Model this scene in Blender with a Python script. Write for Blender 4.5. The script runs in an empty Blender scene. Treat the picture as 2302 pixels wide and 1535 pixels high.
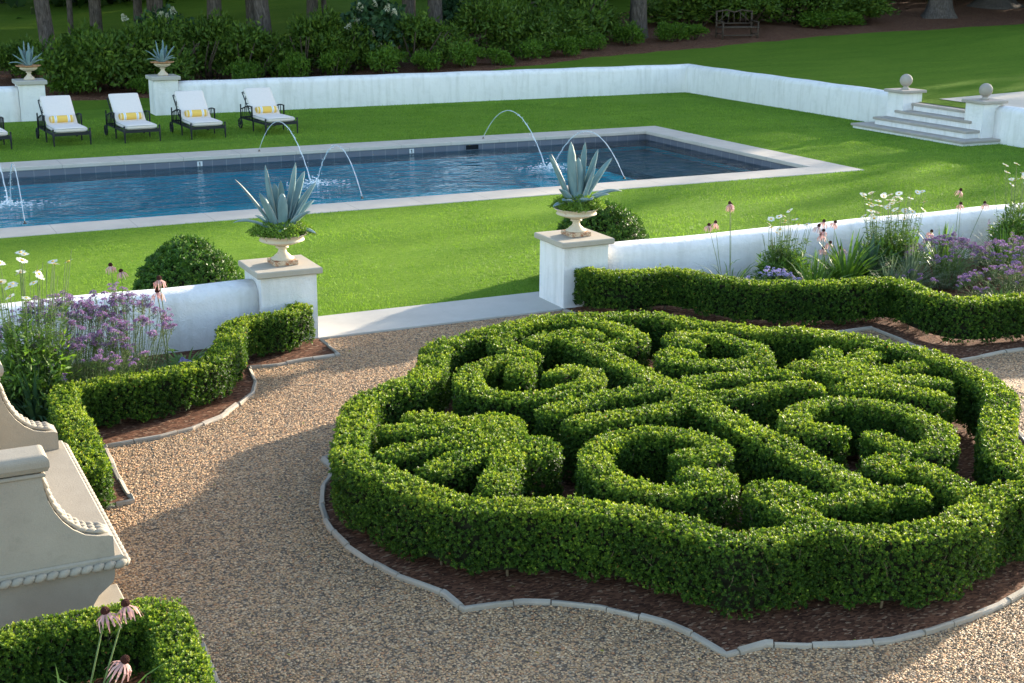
# Pool garden with a box parterre: everything is built here in mesh code.
import bpy, math, random
import numpy as np
rs = np.random.RandomState(7)
random.seed(7)
PI = math.pi
scene = bpy.context.scene
COL = scene.collection
HP={'outer':[(3.362,9.463),(3.534,9.82),(3.714,10.233),(3.867,10.483),(4.029,10.568),(4.206,10.663),(4.391,10.745),(4.551,10.843),(4.724,11.075),(4.887,11.358),(5.021,11.657),(5.192,11.781),(5.452,11.87),(5.704,11.951),(5.974,12.065),(6.485,12.193),(6.69,12.136),(7.0,12.072),(7.285,11.96),(7.584,11.861),(7.688,11.653),(7.833,11.333),(8.023,11.092),(8.234,10.882),(8.543,10.682),(8.75,10.512),(8.912,10.292),(9.083,9.895),(9.183,9.627),(9.207,9.287),(9.179,8.908),(9.067,8.546),(8.912,8.24),(8.662,8.025),(8.324,7.721),(8.009,7.381),(7.743,7.042),(7.668,6.774),(7.697,6.633),(7.581,6.545),(7.381,6.547),(7.222,6.559),(7.033,6.54),(6.904,6.468),(6.674,6.363),(6.368,6.278),(6.129,6.313),(5.893,6.41),(5.714,6.575),(5.58,6.671),(5.365,6.662),(5.17,6.669),(4.983,6.689),(4.952,6.829),(4.874,7.057),(4.723,7.295),(4.545,7.507),(4.34,7.683),(4.113,7.826),(3.813,7.926),(3.68,8.016),(3.613,8.207),(3.516,8.343),(3.444,8.554),(3.396,8.797),(3.324,8.989),(3.28,9.163),(3.362,9.463)],'S1':[(5.434,10.655),(5.584,10.852),(5.575,10.994),(5.427,11.063),(5.185,10.971),(4.975,10.772),(4.847,10.516),(4.846,10.274),(4.947,10.079),(5.205,9.928),(5.43,9.91),(5.753,10.059),(5.961,10.181),(6.031,10.375),(5.939,10.517),(5.778,10.461),(5.7,10.465)],'S2':[(5.769,11.114),(5.751,11.303),(5.669,11.451),(5.732,11.686),(5.9,11.92),(6.148,12.088),(6.407,12.157),(6.543,12.072),(6.824,11.963),(7.003,11.774),(7.029,11.434),(7.049,11.226),(6.931,11.088),(6.801,11.148),(6.706,11.117)],'S5':[(6.982,8.157),(6.834,8.194),(6.763,8.361),(6.95,8.619),(7.26,8.763),(7.577,8.688),(7.802,8.47),(7.883,8.178),(7.82,7.861),(7.622,7.594),(7.371,7.463),(7.212,7.538),(7.205,7.759),(7.203,7.888)],'S6':[(6.813,7.285),(6.764,7.394),(6.862,7.494),(7.028,7.445),(7.091,7.268),(7.052,7.003),(7.023,6.721),(6.957,6.521)],'S6b':[(5.666,6.725),(5.678,6.958),(5.67,7.16),(5.662,7.369),(5.784,7.444),(5.884,7.369),(5.909,7.2)],'S4':[(5.591,8.187),(5.698,8.136),(5.798,8.089),(5.915,8.219),(5.925,8.431),(5.804,8.662),(5.642,8.764),(5.386,8.785),(5.134,8.685),(4.933,8.454),(4.826,8.152),(4.828,7.92),(4.927,7.751),(5.084,7.616),(5.321,7.543),(5.51,7.575),(5.584,7.706),(5.534,7.793),(5.427,7.823)],'S3':[(7.383,10.763),(7.245,10.827),(7.289,10.998),(7.5,11.095),(7.7,10.962),(7.793,10.762),(7.846,10.434),(7.818,10.376),(7.735,10.11),(7.554,9.95),(7.375,10.012),(7.112,10.102),(6.902,10.268),(6.865,10.459),(7.011,10.568),(7.145,10.506)],'Bu':[(5.188,9.591),(5.51,9.653),(5.877,9.732),(6.3,9.687),(6.526,9.687),(6.836,9.744),(7.203,9.698),(7.457,9.676),(7.598,9.563)],'Bl':[(5.256,9.219),(5.623,9.219),(5.99,9.196),(6.3,9.303),(6.453,9.405),(6.582,9.292),(6.836,9.258),(7.203,9.337),(7.457,9.264),(7.576,9.168)],'A':[(6.402,11.606),(6.424,10.647),(6.436,9.405),(6.402,8.389),(6.379,6.944)],'T1':[(5.984,11.482),(6.131,11.601),(6.413,11.635),(6.622,11.64),(6.678,11.46)],'T2':[(5.962,7.034),(6.159,6.978),(6.368,6.938),(6.56,6.95),(6.661,6.876)],'leftbed':[(4.484,14.137),(4.378,13.951),(4.082,13.86),(3.831,13.835),(3.611,13.679),(3.479,13.304),(3.285,12.823),(3.085,12.498),(2.859,12.378),(2.541,12.294),(2.25,12.27),(1.961,12.252),(1.717,12.207),(1.636,12.034),(1.599,11.62),(1.601,11.201),(1.591,10.755),(1.574,10.386),(1.571,10.186)],'botleft':[(0.365,7.557),(0.578,7.568),(0.759,7.622),(0.97,7.611),(1.291,7.574),(1.459,7.594),(1.511,7.544),(1.497,7.382),(1.472,7.114),(1.444,6.805),(1.413,6.455)],'right':[(8.087,14.126),(8.136,14.103),(8.24,13.898),(8.429,13.707),(8.756,13.74),(9.03,13.693),(9.191,13.461),(9.255,13.097),(9.432,12.766),(9.856,12.497),(10.377,12.282),(10.718,12.224),(11.042,12.149),(11.157,12.072),(11.093,11.806),(11.028,11.479),(11.051,11.194),(11.147,10.992),(11.376,10.931),(11.654,10.915),(11.908,10.865),(12.351,10.776)]}
EP={'parterre':[(3.523,10.597),(3.528,10.372),(3.469,10.207),(3.315,9.995),(3.186,9.652),(3.113,9.325),(3.09,9.049),(3.102,8.813),(3.154,8.524),(3.238,8.215),(3.378,7.938),(3.436,7.812),(3.454,7.547),(3.627,7.521),(3.854,7.47),(4.052,7.36),(4.277,7.18),(4.423,6.988),(4.549,6.796),(4.616,6.608),(4.644,6.424),(4.664,6.274),(4.798,6.273),(4.97,6.279),(5.19,6.154),(5.465,6.041),(5.723,5.975),(6.035,5.964),(6.396,5.99),(6.715,6.036),(7.019,6.121)],'right':[(7.841,14.207),(7.875,14.002),(7.889,13.765),(8.111,13.57),(8.444,13.53),(8.86,13.475),(8.876,13.247),(8.911,12.997),(8.994,12.717),(9.245,12.386),(9.546,12.119),(9.975,11.941),(10.344,11.959),(10.708,11.963),(10.687,11.546),(10.635,11.163),(10.619,10.723),(10.654,10.52),(10.921,10.526),(11.361,10.568),(11.65,10.551),(12.252,10.489)],'left':[(4.737,14.196),(4.727,13.536),(4.314,13.524),(4.013,13.465),(3.716,13.498),(3.637,13.003),(3.501,12.647),(3.299,12.389),(3.048,12.084),(2.715,11.868),(2.402,11.764),(2.116,11.745),(1.913,11.727),(1.876,10.998),(1.866,10.59),(1.87,10.37),(1.654,10.353)],'bot':[(1.775,7.814),(1.764,7.717),(1.742,7.435),(1.733,7.259),(1.713,7.019)]}


# ------------------------------------------------------------------ materials
class NT:
    def __init__(s, name):
        s.m = bpy.data.materials.new(name); s.m.use_nodes = True
        s.t = s.m.node_tree; s.t.nodes.clear()
        s.out = s.n('ShaderNodeOutputMaterial')
    def n(s, typ, **kw):
        nd = s.t.nodes.new(typ)
        for k, v in kw.items():
            if hasattr(nd, k) and k not in nd.inputs: setattr(nd, k, v)
            else: nd.inputs[k].default_value = v
        return nd
    def l(s, a, b): s.t.links.new(a, b)
    def noise(s, scale, detail=4, rough=.55, coord=None, dist=0):
        nd = s.n('ShaderNodeTexNoise'); nd.inputs['Scale'].default_value = scale
        nd.inputs['Detail'].default_value = detail; nd.inputs['Roughness'].default_value = rough
        nd.inputs['Distortion'].default_value = dist
        if coord is not None: s.l(coord, nd.inputs['Vector'])
        return nd.outputs['Fac']
    def ramp(s, fac, stops, interp='LINEAR'):
        nd = s.n('ShaderNodeValToRGB'); e = nd.color_ramp.elements; nd.color_ramp.interpolation = interp
        while len(e) < len(stops): e.new(.5)
        for i, (p, c) in enumerate(stops):
            e[i].position = p; e[i].color = (*c, 1) if len(c) == 3 else c
        s.l(fac, nd.inputs['Fac']); return nd.outputs['Color']
    def mix(s, fac, a, b, blend='MIX'):
        nd = s.n('ShaderNodeMixRGB'); nd.blend_type = blend
        for inp, v in ((nd.inputs[0], fac), (nd.inputs[1], a), (nd.inputs[2], b)):
            if hasattr(v, 'is_linked') or hasattr(v, 'node'): s.l(v, inp)
            else: inp.default_value = v if not isinstance(v, tuple) else (*v, 1)
        return nd.outputs[0]
    def pos(s): return s.n('ShaderNodeNewGeometry').outputs['Position']
    def obj(s): return s.n('ShaderNodeTexCoord').outputs['Object']
    def scale(s, v, sc):
        nd = s.n('ShaderNodeMapping'); nd.inputs['Scale'].default_value = sc; s.l(v, nd.inputs['Vector']); return nd.outputs[0]
    def bump(s, h, strength=.4, dist=.01, normal=None):
        nd = s.n('ShaderNodeBump'); nd.inputs['Strength'].default_value = strength; nd.inputs['Distance'].default_value = dist
        s.l(h, nd.inputs['Height'])
        if normal is not None: s.l(normal, nd.inputs['Normal'])
        return nd.outputs[0]
    def bsdf(s, col, rough=.6, spec=.4, nrm=None, metal=0):
        b = s.n('ShaderNodeBsdfPrincipled')
        if isinstance(col, tuple): b.inputs['Base Color'].default_value = (*col, 1)
        else: s.l(col, b.inputs['Base Color'])
        if isinstance(rough, (int, float)): b.inputs['Roughness'].default_value = rough
        else: s.l(rough, b.inputs['Roughness'])
        b.inputs['Specular IOR Level'].default_value = spec; b.inputs['Metallic'].default_value = metal
        if nrm is not None: s.l(nrm, b.inputs['Normal'])
        return b.outputs[0]
    def fin(s, sh): s.l(sh, s.out.inputs['Surface']); return s.m

def plain(name, col, rough=.6, spec=.4, var=.15, nscale=20, bump=0, metal=0):
    t = NT(name); p = t.obj()
    f = t.noise(nscale, 5, coord=p)
    dark = tuple(c*(1-var) for c in col); lite = tuple(min(1, c*(1+var)) for c in col)
    c = t.ramp(f, [(.3, dark), (.7, lite)])
    nr = t.bump(t.noise(nscale*6, 4, coord=p), .5, bump) if bump else None
    return t.fin(t.bsdf(c, rough, spec, nr, metal))

def leafmat(name, stops, rough=.42, spec=.5, trans=.3, tcol=None):
    t = NT(name)
    a = t.n('ShaderNodeAttribute'); a.attribute_name = 'rnd'
    c = t.ramp(a.outputs['Fac'], stops)
    big = t.noise(2.2, 2, coord=t.pos())
    c = t.mix(.55, c, t.ramp(big, [(.3, (.62, .66, .6)), (.7, (1.25, 1.2, 1.1))]), 'MULTIPLY')
    b = t.bsdf(c, rough, spec)
    tr = t.n('ShaderNodeBsdfTranslucent')
    tc = t.mix(1, c, tcol or (1.25, 1.3, .55), 'MULTIPLY'); t.l(tc, tr.inputs['Color'])
    mx = t.n('ShaderNodeMixShader'); mx.inputs[0].default_value = trans
    t.l(b, mx.inputs[1]); t.l(tr.outputs[0], mx.inputs[2])
    return t.fin(mx.outputs[0])

M = {}
def build_materials():
    # --- box leaves: mid green, a pale end for new growth and painted sunlit hedge tops, the odd yellowed or bronze leaf
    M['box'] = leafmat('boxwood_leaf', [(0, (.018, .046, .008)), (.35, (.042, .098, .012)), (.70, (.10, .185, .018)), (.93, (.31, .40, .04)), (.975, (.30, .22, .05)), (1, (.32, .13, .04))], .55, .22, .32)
    M['boxcore'] = plain('boxwood_twigs', (.018, .020, .010), .9, .1, .4, 30)
    M['twig'] = plain('pale_twig', (.20, .15, .095), .8, .2, .3, 40)
    M['ball'] = leafmat('glossy_box_leaf', [(0, (.025, .075, .012)), (.5, (.055, .135, .018)), (.9, (.13, .23, .03)), (1, (.19, .28, .06))], .5, .25, .25)
    M['shrub'] = leafmat('shrub_leaf', [(0, (.03, .065, .010)), (.5, (.07, .135, .018)), (1, (.15, .225, .03))], .55, .2, .25)
    M['shrubb'] = leafmat('bright_shrub_leaf', [(0, (.035, .085, .010)), (.5, (.08, .165, .016)), (1, (.15, .26, .03))], .55, .2, .3)
    M['oakleaf'] = leafmat('oakleaf_hydrangea_leaf', [(0, (.018, .05, .022)), (.5, (.035, .085, .035)), (1, (.06, .12, .05))], .55, .3, .2)
    M['canopy'] = leafmat('tree_leaf', [(0, (.02, .05, .012)), (.5, (.04, .09, .018)), (1, (.07, .13, .025))], .5, .3, .3)
    M['peren'] = leafmat('perennial_leaf', [(0, (.05, .12, .018)), (.5, (.11, .21, .03)), (1, (.20, .32, .06))], .5, .4, .35)
    M['grey'] = leafmat('grey_green_leaf', [(0, (.10, .15, .085)), (1, (.22, .28, .17))], .6, .3, .3, (1.1, 1.1, .9))
    M['dkleaf'] = leafmat('dark_leaf', [(0, (.03, .075, .045)), (1, (.06, .13, .06))], .45, .5, .2)
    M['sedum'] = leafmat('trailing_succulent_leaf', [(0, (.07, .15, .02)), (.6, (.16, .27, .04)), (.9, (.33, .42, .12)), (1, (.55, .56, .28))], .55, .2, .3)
    M['stem'] = plain('green_stem', (.11, .16, .045), .6, .3, .3, 30)
    M['petalw'] = leafmat('white_petal', [(0, (.72, .74, .72)), (1, (.86, .87, .85))], .6, .2, .3, (1, 1, 1))
    M['petalp'] = leafmat('pale_pink_petal', [(0, (.58, .29, .31)), (1, (.80, .53, .50))], .6, .2, .35, (1, .95, .9))
    M['cone'] = plain('seed_cone', (.055, .018, .012), .8, .2, .5, 120, .004)
    M['disc'] = plain('yellow_disc', (.62, .40, .04), .8, .2, .2, 100, .002)
    M['verb'] = leafmat('verbena_floret', [(0, (.16, .085, .20)), (.5, (.30, .185, .36)), (1, (.52, .38, .56))], .7, .2, .3, (1, .9, 1.1))
    M['lav'] = leafmat('lavender_floret', [(0, (.36, .32, .62)), (1, (.62, .55, .82))], .7, .2, .3, (1, .95, 1.1))
    M['cream'] = leafmat('cream_floret', [(0, (.52, .52, .38)), (1, (.80, .78, .62))], .7, .2, .25, (1, 1, .9))
    # --- white stucco
    t = NT('white_stucco'); p = t.pos()
    c = t.ramp(t.noise(1.3, 5, coord=p), [(.3, (.785, .765, .76)), (.7, (.85, .83, .82))])
    st = t.noise(7, 4, coord=t.scale(p, (1, 1, .12)))
    c = t.mix(t.ramp(st, [(.48, (0, 0, 0)), (.80, (.75, .75, .75))]), c, (.60, .585, .55))
    c = t.mix(t.ramp(t.noise(3.5, 5, .7, coord=p), [(.52, (0, 0, 0)), (.72, (.5, .5, .5))]), c, (.66, .65, .625))
    n1 = t.bump(t.noise(48, 5, .65, coord=p), .8, .012); n2 = t.bump(t.noise(9, 3, coord=p), .45, .03, n1)
    M['stucco'] = t.fin(t.bsdf(c, .85, .25, n2))
    # --- limestone (caps, coping, slab)
    def stone(name, a, b, stain, joint=None, bd=.003):
        t = NT(name); p = t.pos()
        c = t.ramp(t.noise(2.2, 6, .6, coord=p), [(.3, a), (.7, b)])
        c = t.mix(t.ramp(t.noise(9, 5, .7, coord=p), [(.55, (0, 0, 0)), (.8, (.5, .5, .5))]), c, stain)
        c = t.mix(.35, c, t.ramp(t.noise(150, 3, coord=p), [(.3, (.8, .8, .8)), (.7, (1.12, 1.12, 1.12))]), 'MULTIPLY')
        h = t.noise(90, 4, coord=p)
        if joint:
            sx = t.n('ShaderNodeSeparateXYZ'); t.l(p, sx.inputs[0])
            m = t.n('ShaderNodeMath', operation='MODULO'); t.l(sx.outputs[joint[0]], m.inputs[0]); m.inputs[1].default_value = joint[1]
            g = t.n('ShaderNodeMath', operation='COMPARE'); t.l(m.outputs[0], g.inputs[0]); g.inputs[1].default_value = joint[1]*.5; g.inputs[2].default_value = .004
            c = t.mix(g.outputs[0], c, tuple(x*.55 for x in a))
        return t.fin(t.bsdf(c, .75, .3, t.bump(h, .5, bd)))
    M['lime'] = stone('limestone', (.39, .345, .28), (.46, .41, .34), (.33, .29, .24))
    M['limex'] = stone('limestone_coping', (.47, .415, .355), (.55, .49, .42), (.42, .37, .315), ('X', 1.22))
    M['limey'] = stone('limestone_coping_end', (.47, .415, .355), (.55, .49, .42), (.42, .37, .315), ('Y', 1.22))
    M['slab'] = stone('pale_threshold_stone', (.42, .395, .355), (.48, .455, .41), (.37, .35, .315))
    M['tread'] = stone('step_stone', (.36, .315, .275), (.45, .40, .35), (.30, .27, .24))
    M['edge'] = stone('edging_stone', (.30, .255, .20), (.40, .345, .28), (.19, .16, .13), None, .008)
    M['bench'] = stone('carved_limestone', (.285, .25, .20), (.355, .315, .255), (.20, .18, .145), None, .004)
    M['ballst'] = stone('cast_stone_ball', (.34, .30, .26), (.43, .385, .33), (.28, .25, .22))
    M['path'] = stone('upper_path_stone', (.50, .44, .36), (.60, .53, .44), (.45, .40, .33))
    # --- lawn
    def grass(name, d, m_, l):
        t = NT(name); p = t.pos()
        f1 = t.noise(190, 3, .7, coord=t.scale(p, (.55, 1, 1)))
        f2 = t.noise(22, 5, .65, coord=t.scale(p, (.35, 1, 1)))
        f3 = t.noise(1.1, 4, .6, coord=t.scale(p, (.35, 1, 1)))
        c = t.ramp(f1, [(.25, d), (.5, m_), (.78, l)])
        c = t.mix(.75, c, t.ramp(f2, [(.3, (.66, .70, .6)), (.7, (1.25, 1.2, 1.2))]), 'MULTIPLY')
        c = t.mix(.7, c, t.ramp(f3, [(.3, (.78, .84, .8)), (.7, (1.2, 1.1, 1.1))]), 'MULTIPLY')
        n1 = t.bump(f1, .9, .03); n2 = t.bump(f2, .5, .05, n1)
        b = t.bsdf(c, .9, .04, n2)
        return t.fin(b)
    M['lawn'] = grass('lawn_grass', (.075, .165, .020), (.165, .30, .038), (.26, .41, .062))
    M['field'] = grass('upper_lawn_grass', (.06, .125, .014), (.13, .235, .026), (.21, .33, .045))
    M['blade'] = leafmat('grass_blade', [(0, (.085, .185, .02)), (.5, (.175, .315, .038)), (1, (.29, .43, .072))], .6, .2, .4)
    # --- pea gravel
    t = NT('pea_gravel'); p = t.pos()
    wob = t.mix(.0, p, p)
    v = t.n('ShaderNodeTexVoronoi'); v.inputs['Scale'].default_value = 54; t.l(t.scale(p, (1, 1, .2)), v.inputs['Vector'])
    sep = t.n('ShaderNodeSeparateColor'); t.l(v.outputs['Color'], sep.inputs[0])
    c = t.ramp(sep.outputs[0], [(0, (0.102, 0.074, 0.054)), (.16, (0.238, 0.158, 0.096)), (.34, (0.429, 0.251, 0.121)), (.52, (0.559, 0.344, 0.170)), (.66, (0.357, 0.269, 0.184)), (.80, (0.691, 0.464, 0.260)), (.92, (0.429, 0.186, 0.076)), (1, (0.812, 0.604, 0.369))])
    c = t.mix(t.ramp(v.outputs['Distance'], [(.42, (0, 0, 0)), (.8, (.9, .9, .9))]), c, (.06, .045, .032))
    c = t.mix(.6, c, t.ramp(t.noise(1.6, 4, coord=p), [(.3, (.82, .80, .76)), (.7, (1.18, 1.10, 1.0))]), 'MULTIPLY')
    inv = t.n('ShaderNodeMath', operation='SUBTRACT'); inv.inputs[0].default_value = 1; t.l(v.outputs['Distance'], inv.inputs[1])
    n1 = t.bump(inv.outputs[0], 1, .012); n1 = t.bump(t.noise(14, 4, coord=p), .5, .03, n1)
    M['gravel'] = t.fin(t.bsdf(c, .7, .35, n1))
    t = NT('pebble'); a = t.n('ShaderNodeAttribute'); a.attribute_name = 'rnd'
    c = t.ramp(a.outputs['Fac'], [(0, (0.107, 0.079, 0.058)), (.2, (0.261, 0.167, 0.096)), (.4, (0.476, 0.278, 0.133)), (.6, (0.595, 0.371, 0.184)), (.75, (0.369, 0.278, 0.190)), (.88, (0.737, 0.501, 0.286)), (1, (0.453, 0.195, 0.083))])
    M['pebble'] = t.fin(t.bsdf(c, .6, .4))
    # --- bark mulch
    t = NT('bark_mulch'); p = t.pos()
    v = t.n('ShaderNodeTexVoronoi'); v.inputs['Scale'].default_value = 70; t.l(t.scale(p, (.5, 1, 1)), v.inputs['Vector'])
    sep = t.n('ShaderNodeSeparateColor'); t.l(v.outputs['Color'], sep.inputs[0])
    c = t.ramp(sep.outputs[0], [(0, (.055, .024, .014)), (.5, (.14, .060, .034)), (.9, (.24, .11, .063)), (1, (.40, .27, .18))])
    c = t.mix(.5, c, t.ramp(t.noise(5, 4, coord=p), [(.3, (.75, .75, .75)), (.7, (1.2, 1.15, 1.1))]), 'MULTIPLY')
    n1 = t.bump(t.noise(110, 5, .7, coord=p), 1, .03)
    M['mulch'] = t.fin(t.bsdf(c, .9, .15, n1))
    # --- bark
    t = NT('tree_bark'); p = t.obj()
    q = t.scale(p, (1, 1, .16))
    f = t.noise(26, 6, .7, coord=q, dist=.6)
    c = t.ramp(f, [(.32, (.035, .028, .024)), (.55, (.13, .11, .095)), (.75, (.23, .20, .18))])
    c = t.mix(.6, c, t.ramp(t.noise(2, 3, coord=p), [(.3, (.7, .7, .72)), (.7, (1.2, 1.12, 1.05))]), 'MULTIPLY')
    M['bark'] = t.fin(t.bsdf(c, .9, .15, t.bump(f, 1, .05)))
    # --- agave, urn
    t = NT('agave_leaf'); p = t.obj()
    a = t.n('ShaderNodeAttribute'); a.attribute_name = 'rnd'
    f = t.noise(9, 4, coord=t.scale(p, (1, 1, .4)))
    c = t.ramp(f, [(.3, (.12, .215, .235)), (.7, (.215, .33, .345))])
    c = t.mix(t.ramp(a.outputs['Fac'], [(.80, (0, 0, 0)), (1, (.9, .9, .9))]), c, (.62, .64, .52))
    b = t.bsdf(c, .5, .35, t.bump(t.noise(60, 3, coord=p), .3, .004))
    tr = t.n('ShaderNodeBsdfTranslucent'); t.l(c, tr.inputs[0]); mx = t.n('ShaderNodeMixShader'); mx.inputs[0].default_value = .12
    t.l(b, mx.inputs[1]); t.l(tr.outputs[0], mx.inputs[2]); M['agave'] = t.fin(mx.outputs[0])
    def iron(name, cream, rust, amt):
        t = NT(name); p = t.obj()
        f = t.noise(14, 6, .75, coord=p); g = t.noise(50, 4, .7, coord=p)
        s = t.mix(.4, f, g)
        c = t.mix(t.ramp(s, [(amt, (0, 0, 0)), (amt+.1, (1, 1, 1))]), cream, rust)
        return t.fin(t.bsdf(c, .7, .3, t.bump(s, .6, .006)))
    M['urn'] = iron('flaking_cream_paint', (.60, .52, .40), (.33, .145, .06), .55)
    M['urnr'] = iron('rusty_cream_paint', (.55, .43, .30), (.30, .115, .05), .46)
    M['rust'] = iron('rusty_rim', (.50, .30, .16), (.38, .15, .055), .45)
    M['soil'] = plain('potting_soil', (.05, .03, .02), .95, .1, .4, 60, .01)
    # --- lounger
    M['black'] = plain('black_wrought_iron', (.011, .014, .019), .55, .35, .2, 60)
    M['cushion'] = plain('white_outdoor_fabric', (.74, .67, .62), .9, .15, .03, 30, .0015)
    M['piping'] = plain('grey_piping', (.25, .26, .28), .8, .2, .1)
    t = NT('yellow_striped_fabric'); sx = t.n('ShaderNodeSeparateXYZ'); t.l(t.obj(), sx.inputs[0])
    ab = t.n('ShaderNodeMath', operation='ABSOLUTE'); t.l(sx.outputs['X'], ab.inputs[0])
    c = t.ramp(ab.outputs[0], [(0, (.80, .52, .12)), (.115, (.86, .84, .80)), (.132, (.42, .52, .66)), (.152, (.86, .84, .80)), (.17, (.80, .52, .12)), (.225, (.85, .78, .62)), (.238, (.80, .50, .11))], 'CONSTANT')
    M['bolster'] = t.fin(t.bsdf(c, .9, .15, t.bump(t.noise(400, 2, coord=t.obj()), .4, .001)))
    # --- pool
    t = NT('pool_tile'); p = t.pos()
    br = t.n('ShaderNodeTexBrick'); br.offset = 0; br.inputs['Scale'].default_value = 1
    for k, v_ in (('Mortar Size', .008), ('Brick Width', .30), ('Row Height', .60)): br.inputs[k].default_value = v_
    br.inputs['Color1'].default_value = (.105, .115, .145, 1); br.inputs['Color2'].default_value = (.13, .14, .17, 1); br.inputs['Mortar'].default_value = (.20, .20, .22, 1)
    sx = t.n('ShaderNodeSeparateXYZ'); t.l(p, sx.inputs[0]); ad = t.n('ShaderNodeMath', operation='ADD'); t.l(sx.outputs[0], ad.inputs[0]); t.l(sx.outputs[1], ad.inputs[1])
    cb = t.n('ShaderNodeCombineXYZ'); t.l(ad.outputs[0], cb.inputs[0]); t.l(sx.outputs[2], cb.inputs[1]); t.l(cb.outputs[0], br.inputs['Vector'])
    M['tile'] = t.fin(t.bsdf(br.outputs['Color'], .5, .4))
    M['plaster'] = plain('blue_pool_plaster', (.010, .60, .70), .8, .1, .12, 3)
    M['ledge'] = plain('slate_pool_ledge', (.13, .15, .18), .6, .3, .12, 6)
    t = NT('pool_water'); p = t.pos()
    w1 = t.noise(1.7, 3, .5, coord=t.scale(p, (.7, 1.5, 1)), dist=.7); w2 = t.noise(5.5, 3, .5, coord=t.scale(p, (.8, 1.4, 1)), dist=.5)
    w3 = t.noise(.35, 2, .5, coord=p); nr = t.bump(w2, .45, .04, t.bump(w1, .75, .11))
    fr = t.n('ShaderNodeFresnel'); fr.inputs['IOR'].default_value = 1.33; t.l(nr, fr.inputs['Normal'])
    gl = t.n('ShaderNodeBsdfGlossy'); gl.inputs['Roughness'].default_value = .03; t.l(nr, gl.inputs['Normal'])
    tp = t.n('ShaderNodeBsdfTransparent'); tp.inputs[0].default_value = (.66, .99, 1, 1)
    mx = t.n('ShaderNodeMixShader'); t.l(fr.outputs[0], mx.inputs[0]); t.l(tp.outputs[0], mx.inputs[1]); t.l(gl.outputs[0], mx.inputs[2])
    M['water'] = t.fin(mx.outputs[0])
    t = NT('falling_water'); b = t.bsdf((.82, .88, .92), .1, .8); tp = t.n('ShaderNodeBsdfTransparent'); mx = t.n('ShaderNodeMixShader'); mx.inputs[0].default_value = .45
    t.l(tp.outputs[0], mx.inputs[1]); t.l(b, mx.inputs[2]); M['jet'] = t.fin(mx.outputs[0])
    M['foam'] = plain('white_water', (.85, .88, .90), .4, .5, .05)
    M['white'] = plain('white_glazed_tile', (.60, .60, .60), .3, .5, .02)
    M['ink'] = plain('black_glaze', (.02, .02, .02), .4, .4, .1)
    M['wood'] = plain('weathered_twigs', (.075, .055, .042), .9, .15, .4, 18, .004)
    M['dark'] = plain('dark_opening', (.01, .012, .015), .8, .1, .2)
    M['nozzle'] = plain('bronze_nozzle', (.10, .075, .045), .4, .5, .2, 30, 0, .8)
build_materials()
# ------------------------------------------------------------------ mesh helpers
def link(name, me, mats, parent=None, loc=None):
    o = bpy.data.objects.new(name, me); COL.objects.link(o)
    for m in (mats if isinstance(mats, (list, tuple)) else [mats]): me.materials.append(M[m] if isinstance(m, str) else m)
    if parent is not None: o.parent = parent
    if loc is not None: o.location = loc
    return o
def tag(o, label=None, cat=None, group=None, kind=None):
    if label: o['label'] = label
    if cat: o['category'] = cat
    if group: o['group'] = group
    if kind: o['kind'] = kind
    return o
def empty(name, loc=(0, 0, 0), label=None, cat=None, group=None, rz=0):
    o = bpy.data.objects.new(name, None); o.empty_display_size = .1; COL.objects.link(o)
    o.location = loc; o.rotation_euler = (0, 0, rz)
    return tag(o, label, cat, group)
def copy_tree(o, parent=None):
    c = o.copy(); COL.objects.link(c); c.parent = parent
    for ch in list(o.children): copy_tree(ch, c)
    return c

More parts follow.
